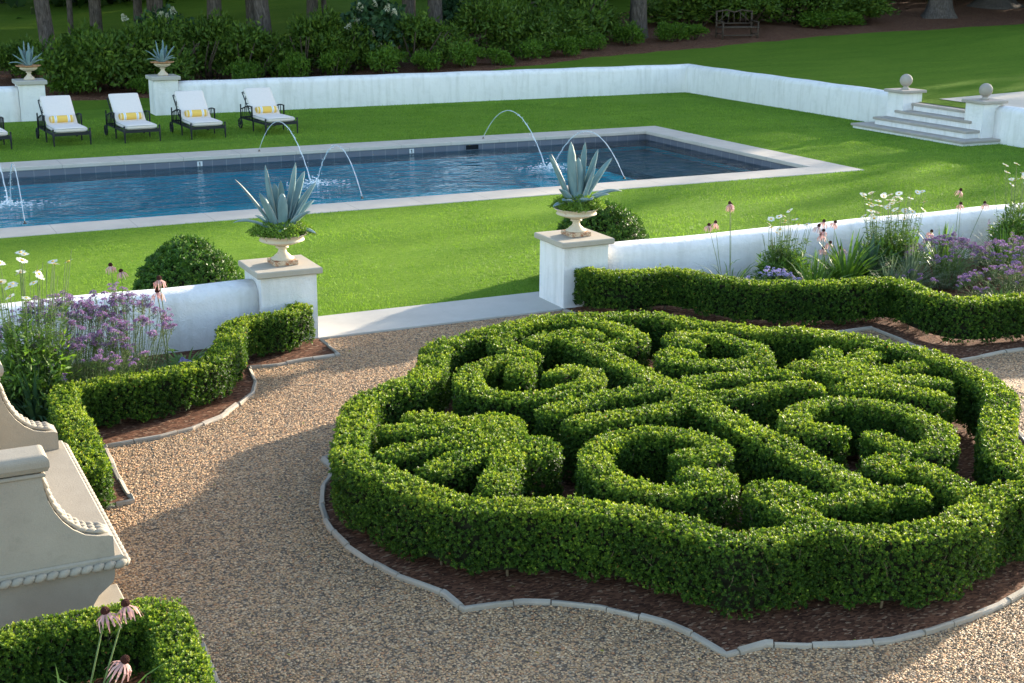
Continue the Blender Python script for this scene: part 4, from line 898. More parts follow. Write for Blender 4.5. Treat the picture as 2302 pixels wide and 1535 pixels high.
# ------------------------------------------------------------------ woods
def crown_mesh(name, n, rad, seed, zc):
    lumps = rs.normal(0, 1, (26, 3)); lumps /= np.linalg.norm(lumps, axis=1)[:, None]; lumps *= rs.uniform(.35, .95, 26)[:, None]
    P = []; 
    for l in lumps:
        d = rs.normal(0, 1, (n//26, 3)); d /= np.linalg.norm(d, axis=1)[:, None]; P.append((l+d*rs.uniform(.1, .34, (len(d), 1)))*np.array(rad))
    P = np.vstack(P); Nn = P/np.linalg.norm(P, axis=1)[:, None]
    V = leaves(P, Nn, .55, .40, .4, 1.0); V[:, :, 2] += zc
    limbs = MB()
    for l in lumps[:14]:
        e_ = l*np.array(rad)*.85+np.array([0, 0, zc]); s_ = np.array([0, 0, max(2.6, e_[2]-rs.uniform(1.5, 4))]); limbs.tube([s_, s_*.55+e_*.45+np.array([0, 0, .3]), e_], [.11, .07, .03], 5)
    return quads_mesh(name, V, rs.beta(2, 2, len(V)), limbs)
CR = [crown_mesh('crown', 4600, (4.6, 4.6, 5.0), 1, 9.0), crown_mesh('crown', 4200, (4.0, 4.2, 5.4), 2, 9.4), crown_mesh('crown', 4600, (5.0, 4.7, 4.4), 3, 9.6)]
for c in CR: c.materials.append(M['canopy']); c.materials.append(M['bark'])
def trunk_mesh(d, lean, h=13, flare=1.5):
    m = MB(); n = 22; rows = 34; v = []; f = []; ph = rs.uniform(0, 6, 6)
    for i in range(rows):
        t = (i/(rows-1))**1.5; z = -.3+t*h; r = d/2*(1-.55*t)*(1+(flare-1)*math.exp(-max(0, z)/.35)); cx, cy = lean[0]*z/10+.08*math.sin(z*.5+ph[0])*min(1, z/3), lean[1]*z/10+.08*math.sin(z*.4+ph[1])*min(1, z/3)
        for j in range(n):
            a = 2*PI*j/n; k = 1+.05*math.sin(5*a+ph[2]+z*.4)+.03*math.sin(9*a+ph[3])+(.10*math.sin(4*a+ph[4]))*math.exp(-max(0, z)/.4)
            v.append((cx+r*k*math.cos(a), cy+r*k*math.sin(a), z))
    for i in range(rows-1):
        for j in range(n): f.append((i*n+j, i*n+(j+1) % n, (i+1)*n+(j+1) % n, (i+1)*n+j))
    return m.add(v, f, 0, True)
def tree(x, y, d, lean, label, flare=1.5, crown=0, cs=1., h=13, group='trees of the wood behind the lawn', sub=.0, lift=0.):
    r = empty('woodland_tree', (x, y, thz(x, y)-sub), label, 'tree', group)
    trunk_mesh(d, lean, h, flare).build('trunk', 'bark', r)
    o = bpy.data.objects.new('crown', CR[crown % 3]); COL.objects.link(o); o.parent = r; o.rotation_euler = (0, 0, rs.uniform(0, 6.28)); o.scale = (cs, cs, cs*rs.uniform(.9, 1.1)); o.location = (lean[0]*.8, lean[1]*.8, lift)
    return r
TT = [(6.8, 46.2, .50, (-.35, 0), 'pale grey leaning trunk right of the far left urn'), (8.2, 50.5, .2, (0, 0), 'thin dark trunk just right of the pale leaning trunk'),
 (9.0, 50.3, .42, (0, 0), 'stout dark trunk left of the first white hydrangea blooms'), (11.1, 53.5, .32, (0, 0), 'dark trunk above the gap between the far pillars'),
 (12.2, 55.7, .50, (.1, 0), 'brown trunk further back, left of the far right agave'), (11.0, 49.4, .32, (-.15, 0), 'grey trunk standing just above the far right agave'),
 (12.9, 49.3, .54, (-.1, 0), 'thick dark trunk over the rightmost lounger row end'), (14.6, 50.5, .32, (0, 0), 'dark trunk close behind the lit grey trunk'),
 (13.0, 43.3, .50, (-.55, 0), 'light grey leaning trunk rising from the bushes behind the rightmost lounger'), (16.9, 50.4, .42, (-.05, 0), 'brown trunk left of the tall white hydrangea'),
 (17.5, 50.7, .2, (0, 0), 'slim grey trunk beside the brown one'), (16.2, 42.9, .58, (-.1, 0), 'grey trunk half hidden behind the tall white hydrangea'),
 (19.9, 48.3, .5, (0, 0), 'dark trunk right of the tall white hydrangea'), (18.9, 43.4, .5, (-.1, 0), 'straight grey brown trunk standing alone right of the hydrangea'),
 (26.9, 51.8, .28, (0, 0), 'thin dark trunk behind the middle bushes'), (27.6, 44.7, .62, (.05, 0), 'reddish brown trunk on the mulch left of the twig bench'),
 (30.2, 48.9, .4, (0, 0), 'dim trunk just right of the reddish brown one'), (5.2, 47.5, .42, (-.3, 0), 'trunk at the left picture edge above the short wall')]
for i, (x, y, d, ln, lb) in enumerate(TT): tree(x, y, d, ln, lb, 1.35, i, .95, 17, lift=1.6)
tree(43.3, 45.8, .92, (-.2, 0), 'big flared trunk on the mulch at upper right', 1.9, 0, 1.1)
tree(49.0, 48.3, 1.05, (.1, 0), 'dark trunk with spreading roots in the upper right corner', 2.6, 1, 1.1)
# trees standing right of the view; they shade the far lawn
for i, (x, y, s) in enumerate(((51.5, 44.0, .95), (57.5, 47.4, 1.2), (65, 51, 1.3), (61, 53, 1.2), (73, 52, 1.35), (72, 59, 1.5), (83, 58, 1.6), (47.8, 42.6, .62))):
    tree(x, y, .6, (0, 0), 'broad leafy tree beyond the right end of the upper lawn', 1.5, i, s, 14, 'shade trees beyond the right end of the lawn')
for i, (x, y, s) in enumerate(((-2, 48, 1.1), (2, 56, 1.2), (17.2, 58, 1.1), (33, 57.5, 1.2), (38, 54, 1.2), (41, 62, 1.3), (4, 63, 1.2), (21, 70, 1.1))):
    tree(x, y, .45, (0, 0), 'dim woodland tree deep behind the other trunks', 1.4, i, s, 14, 'deep woodland trees')
# far thicket closing the wood
P = []; 
for i in range(260):
    a = rs.uniform(-.35, 1.15); d = rs.uniform(68, 92); c = np.array([d*math.sin(a), d*math.cos(a), 0]); c[2] = thz(c[0], c[1])+rs.uniform(0, 1)**1.6*9
    g = math.degrees(a); gap = (9.2 < g < 12.4) or (22.0 < g < 25.2)
    if gap: c[2] = thz(c[0], c[1])+.6
    q = rs.normal(0, 1, (230, 3))*np.array([2.3, 2.3, 1.2]); q = q[:] if not gap else q*np.array([.6, .6, .7]); P.append(c+q)
P = np.vstack(P); V = leaves(P, np.tile([0, 0, 1.], (len(P), 1)), .75, .5, .5, 1.)
link('far_thicket', quads_mesh('far_thicket', V, rs.beta(2, 2, len(V))), 'canopy')['kind'] = 'stuff'

def shrub_mesh(n, L, W, lump, tall=1.):
    V = []
    for i in range(11):
        a = rs.uniform(0, 6.28); d = rs.uniform(.15, .75); q = rs.uniform(.26, .46); zc = rs.uniform(.25, .80)*(1.05-.35*d)
        V.append(leaf_cloud((d*math.cos(a), d*math.sin(a), zc), (q, q, q*rs.uniform(.6, .9)), n//11, L, W, lump, .5, shell=.4))
    V = np.concatenate(V); core = MB()
    for i in range(9):
        a = rs.uniform(0, 6.28); core.tube([(0.1*math.cos(a), .1*math.sin(a), -.15), (.35*math.cos(a), .35*math.sin(a), .3), (.6*math.cos(a+.3), .6*math.sin(a+.3), .7)], [.03, .02, .008], 5)
    return quads_mesh('foliage', V, rs.beta(2, 2, len(V)), core)
SM = [shrub_mesh(6600, .105, .046, .35) for _ in range(5)]; SB = [shrub_mesh(3000, .15, .062, .35) for _ in range(4)]
for s in SM: s.materials.append(M['shrub']); s.materials.append(M['wood'])
for s in SB: s.materials.append(M['shrubb']); s.materials.append(M['wood'])
def shrub(x, y, w, h, bright, label):
    r = empty('bush', (x, y, thz(x, y)), label, 'bush', 'low bright bushes edging the mulch' if bright else 'dark azalea bushes of the wood edge')
    me = random.choice(SB if bright else SM); o = bpy.data.objects.new('foliage', me); COL.objects.link(o); o.parent = r; o.rotation_euler = (0, 0, rs.uniform(0, 6.28)); k = 1.18 if bright else 1.32; o.scale = (w*k*rs.uniform(.9, 1.15), w*k*.85, h*rs.uniform(.9, 1.1)); o.location = (0, 0 if bright else -.55, 0)
    return r
SH = [(5.6, 44.5, 1.0, 1.3, 0, 'dark bush under the trunk at the left picture edge'), (6.9, 42.4, 1.3, 1.75, 0, 'dark bush between the far left agave and the pale trunk'), (8.1, 42.6, 1.3, 1.75, 0, 'dark bush rising behind the gap between the far pillars'), (9.5, 42.8, 1.2, 1.7, 0, 'dark bush just left of the far right agave'),
 (10.9, 43.0, 1.25, 1.8, 0, 'dark bush just right of the far right agave'), (12.1, 42.5, 1.2, 1.75, 0, 'dark bush left of the light grey leaning trunk'), (13.9, 42.0, 1.2, 1.65, 0, 'dark bush right of the light grey leaning trunk'), (14.9, 41.7, 1.0, 1.5, 0, 'dark bush just left of the tall white hydrangea'),
 (17.3, 41.4, 1.15, 1.65, 0, 'rounded green bush right of the tall white hydrangea'), (20.0, 42.2, 1.3, 1.75, 0, 'large green bush right of the straight grey brown trunk'), (21.4, 42.6, 1.2, 1.55, 0, 'green bush behind the middle of the long wall'), (23.0, 44.0, 1.3, 1.55, 0, 'green bush right of the middle bushes, slightly further back'),
 (24.8, 45.2, 1.5, 2.2, 0, 'tallest blue green bush left of the reddish brown trunk'), (26.2, 45.0, 1.0, 1.2, 0, 'smaller dark bush against the reddish brown trunk'), (31.6, 47.6, 1.6, 1.5, 0, 'dark bush left above the twig bench'), (34.0, 47.4, 1.6, 1.5, 0, 'dark bush right above the twig bench'), (36.3, 46.9, 1.6, 1.4, 0, 'dark bush midway between twig bench and big flared trunk'), (39.0, 46.6, 1.5, 1.3, 0, 'dark bush just left of the big flared trunk'),
 (6.55, 41.0, .62, .62, 1, 'low bright bush beside the leftmost full lounger back'), (8.55, 40.8, .48, .55, 1, 'low bright bush by the far pillar at the wall end'), (11.6, 41.0, .5, .75, 1, 'low bright bush behind the second lounger from the middle'), (13.0, 40.6, .5, .85, 1, 'low bright bush above the rightmost lounger'), (14.3, 40.4, .55, .95, 1, 'low bright bush below the bush left of the hydrangea'),
 (15.7, 40.0, .62, .85, 1, 'low bright bush at the foot of the tall white hydrangea'), (17.0, 39.8, .55, .75, 1, 'low bright bush below the rounded green bush'), (18.2, 39.5, .6, .75, 1, 'low bright bush left of the middle of the long wall'), (19.2, 39.4, .48, .62, 1, 'low bright bush at the middle of the long wall'), (20.6, 39.9, .55, .68, 1, 'low bright bush where the grass wedge begins'), (21.3, 40.5, .42, .6, 1, 'small bright bush tucked behind the grass wedge bush'),
 (22.4, 40.6, .52, .62, 1, 'low bright bush above the grass wedge'), (24.2, 41.9, .5, .7, 1, 'low bright bush left of the reddish brown trunk'), (23.6, 42.4, .5, .7, 1, 'darker low bush behind the pair left of the trunk'), (26.1, 42.9, .6, .68, 1, 'low bright bush in front of the reddish brown trunk'), (28.2, 43.3, .62, .70, 1, 'low bright bush right of the reddish brown trunk'), (29.3, 43.6, .55, .66, 1, 'low bright bush just left of the twig bench'), (36.0, 44.6, .9, .62, 1, 'low bush right of the twig bench, near edge of mulch'), (37.4, 45.0, .9, .62, 1, 'second low bush right of the twig bench')]
for a in SH: shrub(*a)
def hydrangea(x, y, w, h, heads, label):
    r = empty('hydrangea_bush', (x, y, thz(x, y)), label, 'bush', 'white flowering hydrangeas')
    V = leaf_cloud((0, 0, h*.5), (w, w*.8, h*.52), 1500, .21, .16, .25, .3, shell=.5); st_ = MB()
    for (dx, dz) in heads: st_.tube([(dx*.2, 0, -.1), (dx*.8, -.1, dz*.6), (dx, -.25, dz-.08)], [.015, .01, .006], 5)
    link('foliage', quads_mesh('foliage', V, rs.beta(2, 2, len(V)), st_), ['oakleaf', 'wood'], r)
    for (dx, dz) in heads:
        n = 120; t = rs.uniform(0, 1, n); a = rs.uniform(0, 6.28, n); rr = .075*(1-t)**.7+.01
        P = np.column_stack([rr*np.cos(a), rr*np.sin(a), t*.2]); N_ = np.column_stack([np.cos(a), np.sin(a), .4+0*a]); V = leaves(P, N_, .045, .042, .5, .8)
        o = link('blossom', quads_mesh('blossom', V, rs.uniform(0, 1, n)), 'cream', r, (dx, -.25-.1*w, dz-.1)); o.rotation_euler = (rs.normal(0, .35), rs.normal(0, .35), 0)
hydrangea(15.9, 41.3, .95, 2.25, [(-1.05, 1.35), (-.7, 1.55), (-.62, 1.95), (-.35, 1.6), (-.15, 2.35), (-.15, 2.0), (-.2, 1.35), (.15, 2.45), (.3, 2.3), (.25, 1.9), (.5, 1.75), (.05, 1.3), (-.05, .75), (-.25, 1.15)], 'tall dark hydrangea with many white panicles against a grey trunk')
hydrangea(10.2, 45.0, 1.15, 1.8, [(-1.3, 1.75), (-.9, 1.35), (-.45, 1.2), (-.25, 1.85), (.0, 1.75), (.0, 1.45), (.2, 1.95), (.12, 1.2), (.55, 1.3), (-.6, 1.55)], 'hydrangea with white panicles behind the far right agave')
hydrangea(20.4, 44.2, .8, 1.9, [(-.4, 1.75), (-.1, 1.95), (.2, 1.9), (.45, 2.05), (-.3, 1.6), (0, 1.65), (.55, 1.5)], 'hydrangea with white panicles peeping over the large green bush')
# twig bench
tb = empty('twig_bench', (31.0, 43.2, thz(31, 43.2)), 'weathered rustic twig bench on the mulch under the trees', 'bench', rz=-.15)
m = MB()
for x in (-.72, .72):
    m.tube([(x, -.28, 0), (x, -.28, .64)], .035, 7); m.tube([(x, .25, 0), (x*1.01, .3, 1.02)], .035, 7); m.tube([(x, -.32, .62), (x, .3, .66)], .03, 7); m.tube([(x, -.28, .2), (x, .26, .2)], .02, 6)
m.build('frame', 'wood', tb)
m = MB()
for y in np.linspace(-.28, .24, 7): m.tube([(-.78, y, .43), (.78, y, .43)], .028, 6)
m.tube([(-.74, -.29, .15), (.74, -.29, .15)], .026, 6); m.build('seat', 'wood', tb)
m = MB(); m.tube([(-.76, .3, .98), (-.3, .3, 1.04), (0, .3, .96), (.3, .3, 1.04), (.76, .3, .98)], .03, 6); m.tube([(-.74, .29, .56), (.74, .29, .56)], .025, 6)
for x in (-.5, -.25, 0, .25, .5): m.tube([(x, .29, .56), (x+rs.normal(0, .07), .3, .98)], .016, 5)
m.tube([(-.7, .29, .58), (-.2, .3, .98)], .016, 5); m.tube([(.7, .29, .58), (.2, .3, .98)], .016, 5); m.build('backrest', 'wood', tb)

# ------------------------------------------------------------------ flower beds
def daisy_meshes():
    n = 18; V = []
    for i in range(n):
        a = 2*PI*i/n+rs.normal(0, .05); d = np.array([math.cos(a), math.sin(a), 0]); q = np.array([-d[1], d[0], 0]); L = .043*rs.uniform(.9, 1.1); z = rs.uniform(-.003, .004)
        V.append([d*.006, d*L*.65+q*.0078+[0, 0, z*.6], d*L+[0, 0, z], d*L*.65-q*.0078+[0, 0, z*.6]])
    disc = MB().sphere((0, 0, .001), .0125, 12, 6, 0, (1, 1, .5))
    return quads_mesh('flower', np.array(V), rs.uniform(0, 1, n), disc)
DM = [daisy_meshes() for _ in range(3)]
for d in DM: d.materials.append(M['petalw']); d.materials.append(M['disc'])
def cone_meshes():
    n = 13; V = []
    for i in range(n):
        a = 2*PI*i/n+rs.normal(0, .08); d = np.array([math.cos(a), math.sin(a), 0]); q = np.array([-d[1], d[0], 0]); L = rs.uniform(.056, .078); w = .0062
        p0 = d*.012; p1 = d*(.012+L*.45)+np.array([0, 0, -L*.28]); p2 = d*(.012+L*rs.uniform(.5, .72))+np.array([0, 0, -L*.85])
        V.append([p0-q*w*.5, p0+q*w*.5, p1+q*w, p1-q*w]); V.append([p1-q*w, p1+q*w, p2+q*w*.35+q*rs.normal(0, .003), p2-q*w*.35])
    return quads_mesh('petals', np.array(V), np.repeat(rs.uniform(0, 1, n), 2))
CM = [cone_meshes() for _ in range(3)]
for d in CM: d.materials.append(M['petalp'])
CC = []
mm = MB()
for k in range(60):
    t = k/60; z = 1-2*t*.62; a = k*2.39996; r_ = math.sqrt(max(0, 1-z*z)); mm.sphere((.0165*r_*math.cos(a), .0165*r_*math.sin(a), .016*z), .0038, 5, 4)
mm.sphere((0, 0, 0), .0165, 10, 8); tmp = mm.build('seed_cone', 'cone'); CC = tmp.data; bpy.data.objects.remove(tmp)
def strap(m, base, tip, w, sag):
    pass
def strap_leaves(base_r, n, L, w, up=.8, cx=0, cy=0, z0=0):
    V = []
    for i in range(n):
        a = rs.uniform(0, 6.28); d = np.array([math.cos(a), math.sin(a), 0]); q = np.array([-d[1], d[0], 0]); l = L*rs.uniform(.6, 1.15); b = d*rs.uniform(0, base_r)+np.array([cx, cy, z0]); u_ = up*rs.uniform(.6, 1.25)
        prev = b; pw = w*.3; D = d*math.cos(u_*1.2)+np.array([0, 0, math.sin(u_*1.2)])
        for k in range(4):
            nxt = prev+D*l/4; nw = w*(.5, .5, .38, .04)[k]; V.append([prev-q*pw, prev+q*pw, nxt+q*nw, nxt-q*nw]); prev, pw = nxt, nw; D = D+np.array([0, 0, -.32]); D /= np.linalg.norm(D)
    return np.array(V)
def stem_leaves(stems, per, L, w, lo=.1, hi=.85):
    V = []
    for (a, b) in stems:
        a, b = np.array(a), np.array(b)
        for k in range(per):
            t = rs.uniform(lo, hi); p = a+(b-a)*t+np.array([0, 0, 0]); q = rs.uniform(0, 6.28); d = np.array([math.cos(q), math.sin(q), rs.uniform(.1, .9)]); d /= np.linalg.norm(d); h = np.cross(d, [0, 0, 1.]); h /= np.linalg.norm(h); l = L*rs.uniform(.6, 1.2)*(1.15-t*.6)
            V.append([p, p+d*l*.5+h*w*.5, p+d*l+np.array([0, 0, -l*.25]), p+d*l*.5-h*w*.5])
    return np.array(V)
def plant(name, x, y, label, cat, group): return empty(name, (x, y, .0), label, cat, group)
def stems_mesh(r, pairs, rad, bend=.03):
    m = MB()
    for a, b in pairs:
        a, b = np.array(a, float), np.array(b, float); c = (a+b)/2+np.append(rs.normal(0, bend, 2), 0); m.tube([a, (a*.55+b*.15+c*.3), c*.5+b*.3+a*.2, b], [rad*1.3, rad*1.1, rad, rad*.8], 5)
    o = m.build('stem', 'stem', r)
    if len(pairs) > 8: o['kind'] = 'stuff'
def daisies(x, y, spread, hgt, n, nf, label, pts=None, dens=1., fs=1.2):
    r = plant('daisy_plant', x, y, label, 'flowers', 'white daisies in the beds'); pairs = []
    for i in range(n):
        a = rs.uniform(0, 6.28); d = spread*math.sqrt(rs.uniform(0, 1)); hh = hgt*rs.uniform(.76, 1.03)
        pairs.append(((d*.45*math.cos(a), d*.45*math.sin(a), 0), (d*math.cos(a), d*math.sin(a)*.6, hh)))
    if pts:
        for i, (dx, z) in enumerate(pts): pairs[i] = ((dx*.45, 0, 0), (dx, rs.normal(0, .08), z))
    stems_mesh(r, pairs, .0032)
    V = np.concatenate([stem_leaves(pairs, int(46*dens), .10, .019, .04, .72), leaf_cloud((0, 0, hgt*.24), (spread*.85, spread*.65, hgt*.30), int(2000*dens), .085, .021, .3, .2)])
    link('foliage', quads_mesh('foliage', V, rs.beta(2, 2, len(V))), 'peren', r)
    for i in range(nf):
        o = bpy.data.objects.new('flower', DM[i % 3]); COL.objects.link(o); o.parent = r; o.location = pairs[i][1]; s = fs*rs.uniform(.85, 1.15); o.scale = (s, s, s); o.rotation_euler = (rs.normal(.22, .3), rs.normal(0, .3), rs.uniform(0, 6))
def coneflowers(x, y, heads, label, foliage=1., L=.22, s=1.0, base=(0, 0), lw=.028):
    r = plant('coneflower', x, y, label, 'flowers', 'drooping coneflowers'); pairs = []
    for (dx, dy, z) in heads: pairs.append(((base[0]+dx*.25+rs.normal(0, .02), base[1]+dy*.3, 0), (dx, dy, z)))
    stems_mesh(r, pairs, .0036 if s <= 1.05 else .0055, .03)
    if foliage:
        V = np.concatenate([strap_leaves(.05, int(36*foliage), L, lw, .8, base[0], base[1]), stem_leaves(pairs, 3, L*.6, lw*.8, .05, .4)])
        link('foliage', quads_mesh('foliage', V, rs.beta(2, 2, len(V))), 'peren', r)
    for i, (dx, dy, z) in enumerate(heads):
        o = bpy.data.objects.new('flower', CM[i % 3]); COL.objects.link(o); o.parent = r; o.location = (dx, dy, z); o.scale = (s*1.15, s*1.15, s*1.3*rs.uniform(.9, 1.15)); o.rotation_euler = (rs.normal(0, .2), rs.normal(0, .2), rs.uniform(0, 6))
        c = bpy.data.objects.new('seed_cone', CC); COL.objects.link(c); c.parent = o; c.location = (0, 0, .008)
def head_mesh(n, R, fl, name='flower_head'):
    d = rs.normal(0, 1, (n, 3)); d[:, 2] = np.abs(d[:, 2]); d /= np.linalg.norm(d, axis=1)[:, None]; P = d*np.array([R, R, R*.55]); V = leaves(P, d, fl, fl*.85, .6, .8)
    return quads_mesh(name, V, rs.uniform(0, 1, n))
VH = [head_mesh(46, .020, .013) for _ in range(4)]; LH = [head_mesh(40, .018, .014) for _ in range(3)]
for v_ in VH: v_.materials.append(M['verb'])
for v_ in LH: v_.materials.append(M['lav'])
def verbena(x, y, sx, sy, zlo, zhi, nh, label, mesh=None, fol=1., foot=.5, clus=3):
    r = plant('verbena', x, y, label, 'flowers', 'purple verbena drifts'); pairs = []; heads = []
    while len(heads) < nh:
        a = rs.uniform(0, 6.28); d = math.sqrt(rs.uniform(0, 1)); hx, hy = sx*d*math.cos(a), sy*d*math.sin(a); z = zlo+(zhi-zlo)*(1-d**2*.75)*rs.uniform(.72, 1.0)
        b = (hx*foot+rs.normal(0, .03), hy*foot, 0); pairs.append((b, (hx, hy, z))); heads.append((hx, hy, z))
        for k in range(rs.randint(0, clus)):
            if len(heads) < nh:
                q = (hx+rs.normal(0, .035), hy+rs.normal(0, .035), z+rs.normal(0, .02)); heads.append(q); pairs.append(((hx*.95+b[0]*.05, hy*.95+b[1]*.05, z-.09), q))
    extra = []
    for i in range(int(nh*.7*fol)):
        a = rs.uniform(0, 6.28); d = math.sqrt(rs.uniform(0, 1)); z = zlo*rs.uniform(.5, 1.1)*(1.15-d*.6); extra.append(((sx*d*foot*math.cos(a), sy*d*foot*math.sin(a), 0), (sx*d*1.05*math.cos(a), sy*d*1.05*math.sin(a), z)))
    stems_mesh(r, pairs+extra, .0024, .05)
    V = stem_leaves(pairs+extra, int(9*fol)+1, .06, .010, .05, .95)
    link('foliage', quads_mesh('foliage', V, rs.beta(2, 2, len(V))), 'grey' if fol < 1.2 else 'peren', r)
    hm = mesh or VH
    for i, h in enumerate(heads[:98]):
        o = bpy.data.objects.new('flower_head', hm[i % 3]); COL.objects.link(o); o.parent = r; o.location = h; s = rs.uniform(.7, 1.35); o.scale = (s, s, s); o.rotation_euler = (rs.normal(0, .3), rs.normal(0, .3), rs.uniform(0, 6))
    if len(heads) > 98:
        VV = []; RR = []
        for h in heads[98:]:
            d = rs.normal(0, 1, (36, 3)); d[:, 2] = np.abs(d[:, 2]); d /= np.linalg.norm(d, axis=1)[:, None]; s = rs.uniform(.6, 1.3); VV.append(leaves(np.array(h)+d*np.array([.02, .02, .011])*s, d, .013*s, .011*s, .6, .8)); RR.append(np.clip(rs.uniform(0, 1, 36)*.8+rs.uniform(-.2, .3), 0, 1))
        o = link('flower_heads', quads_mesh('flower_heads', np.concatenate(VV), np.concatenate(RR)), 'lav' if mesh else 'verb', r); o['kind'] = 'stuff'
def tuft(x, y, n, L, w, up, mat, label, cat='plant', extra=None, name='garden_plant', group='leafy plants between the flowers'):
    r = plant(name, x, y, label, cat, group); V = strap_leaves(.07, n, L, w, up)
    if extra is not None: V = np.concatenate([V, extra])
    link('foliage', quads_mesh('foliage', V, rs.beta(2, 2, len(V))), mat, r); return r
daisies(10.8, 13.8, .40, .98, 40, 14, 'smaller white daisy clump between two coneflower groups by the right wall', [(-.30, .90), (-.22, .98), (-.05, .93), (0.0, 1.0), (.02, .94), (.08, .97), (.20, .88), (.24, .90), (.12, 1.05), (-.12, .85)])
daisies(12.5, 13.7, .54, 1.18, 60, 44, 'big white daisy clump overlapping the middle of the right wall')
daisies(14.85, 13.8, .45, 1.42, 26, 15, 'tall white daisies cut by the right picture edge')
daisies(1.42, 12.7, .50, 1.55, 44, 20, 'white daisies at the left picture edge above the verbena', None, 1., 1.2)
coneflowers(10.0, 13.9, [(-.30, 0, .95), (-.19, .02, .97), (.0, .0, 1.20), (.035, .03, 1.17)], 'tall coneflowers at the left end of the right wall bed', 2.4, .62, 1., (0, -.1), .016)
coneflowers(11.42, 13.7, [(-.17, 0, .85), (-.05, .05, .89), (.09, 0, .88), (-.11, -.03, .79), (-.12, .0, .73), (.05, .02, .61), (-.11, -.05, .56), (.22, 0, .53)], 'group of coneflowers over broad leaves between two daisy clumps', 2.2, .36, 1., (0, -.05), .045)
coneflowers(13.66, 13.7, [(-.05, 0, 1.15), (.03, .05, .95), (.42, 0, .94), (-.5, 0, .62)], 'single tall coneflower above the right verbena', .7, .5)
coneflowers(2.55, 13.9, [(-.09, 0, 1.12), (.01, 0, 1.05)], 'pair of faded coneflowers against the left box mound', .5, .2)
coneflowers(2.86, 13.4, [(-.03, 0, 1.05), (-.05, .02, .92)], 'coneflower with broad green leaves right of the left verbena', 1.0, .24, 1.2, (0, 0), .05)
coneflowers(.95, 6.75, [(.09, 0, .87), (.20, .02, .88), (.16, -.02, .58)], 'pink coneflowers in the bottom left corner', 1.2, .85, 1.1, (-.16, -.10), .017)
VB = 'purple verbena drifts'
verbena(1.85, 13.15, .62, .50, .58, 1.08, 300, 'left half of the tall purple verbena before the left wall'); verbena(2.40, 13.25, .50, .42, .50, 1.08, 210, 'right half of the tall purple verbena before the left wall'); verbena(1.95, 12.75, .62, .35, .34, .74, 120, 'lower purple verbena flowers leaning towards the stone bench', None, 1.6)
verbena(12.95, 13.2, .60, .45, .36, .70, 150, 'purple verbena right of the big daisy clump'); verbena(13.85, 12.8, .62, .50, .36, .68, 170, 'purple verbena at the right picture edge'); verbena(13.0, 12.2, .85, .40, .22, .48, 98, 'sparse verbena just behind the right wavy hedge', None, 1.7); verbena(12.0, 12.7, .30, .25, .22, .42, 16, 'few verbena heads left of the right drift', None, 1.7)
verbena(10.25, 13.3, .42, .24, .26, .50, 40, 'pale lavender flowers behind the left part of the wavy hedge', LH, 1.6); verbena(13.4, 11.75, .55, .25, .2, .38, 14, 'pale lavender buttons close to the right hedge', LH, 1.7)
verbena(3.0, 13.1, .30, .22, .14, .30, 9, 'pale lavender buttons beside the fine leaved plant by the left hedge', LH, 1.7); verbena(9.55, 13.6, .30, .15, .25, .5, 5, 'wispy grey plant at the left end of the right bed', LH, 3.5)
tuft(11.45, 13.35, 130, .80, .042, 1.0, 'peren', 'light green strap leaved clump in the middle of the right bed')
tuft(11.95, 13.5, 100, .66, .075, 1.0, 'dkleaf', 'dark broad leaved clump left of the big daisies')
tuft(12.2, 13.0, 200, .66, .012, 1.15, 'grey', 'grey green needle leaved clump below the big daisies')
tuft(11.75, 12.85, 150, .56, .012, 1.15, 'grey', 'grey green needle leaved clump left of the lower verbena')
tuft(10.75, 13.1, 150, .66, .018, 1.1, 'peren', 'green bladed clump below the smaller daisies')
tuft(13.3, 13.6, 170, .70, .022, 1.1, 'peren', 'green bladed clump under the single tall coneflower')
tuft(14.3, 13.5, 190, .62, .022, 1.05, 'peren', 'green leafy clump under the blue salvia spike')
tuft(12.75, 12.0, 90, .30, .018, .9, 'peren', 'small green clump hugging the hedge below the right verbena')
tuft(13.9, 12.1, 90, .34, .018, .9, 'peren', 'small green clump at the lower right of the verbena bed')
tuft(3.05, 13.45, 190, .36, .024, .8, 'peren', 'fine leaved green plant by the left wall hedge corner')
tuft(2.75, 13.0, 70, .26, .02, .8, 'peren', 'small green clump under the broad leaved coneflower')
tuft(2.1, 12.6, 200, .40, .014, 1., 'peren', 'tangle of green stems at the foot of the verbena')
tuft(1.45, 12.5, 200, .60, .03, 1., 'dkleaf', 'dark leafy mass under the left daisies')
tuft(1.45, 13.6, 120, .34, .02, .8, 'peren', 'feathery green plant behind the left verbena')
tuft(1.25, 11.4, 130, .30, .022, .8, 'peren', 'small leafy plant behind the far bench arm')
tuft(1.28, 7.25, 60, .14, .012, .9, 'peren', 'small feathery plant in the dark soil by the bottom hedge')
tuft(.75, 6.75, 26, .40, .04, .95, 'peren', 'long strap leaves in the bottom left corner')
sv = tuft(14.45, 13.95, 60, .22, .03, .8, 'dkleaf', 'blue salvia spike against the right wall', 'flowers', name='salvia_plant')
stems_mesh(sv, [((0, 0, 0), (.0, 0, .66)), ((0.1, 0, 0), (.14, 0, .45))], .003); P = np.column_stack([rs.normal(0, .01, 40), rs.normal(0, .01, 40), rs.uniform(.48, .66, 40)]); link('flower_spike', quads_mesh('flower_spike', leaves(P, rs.normal(0, 1, (40, 3)), .018, .012), rs.uniform(0, 1, 40)), 'verb', sv)

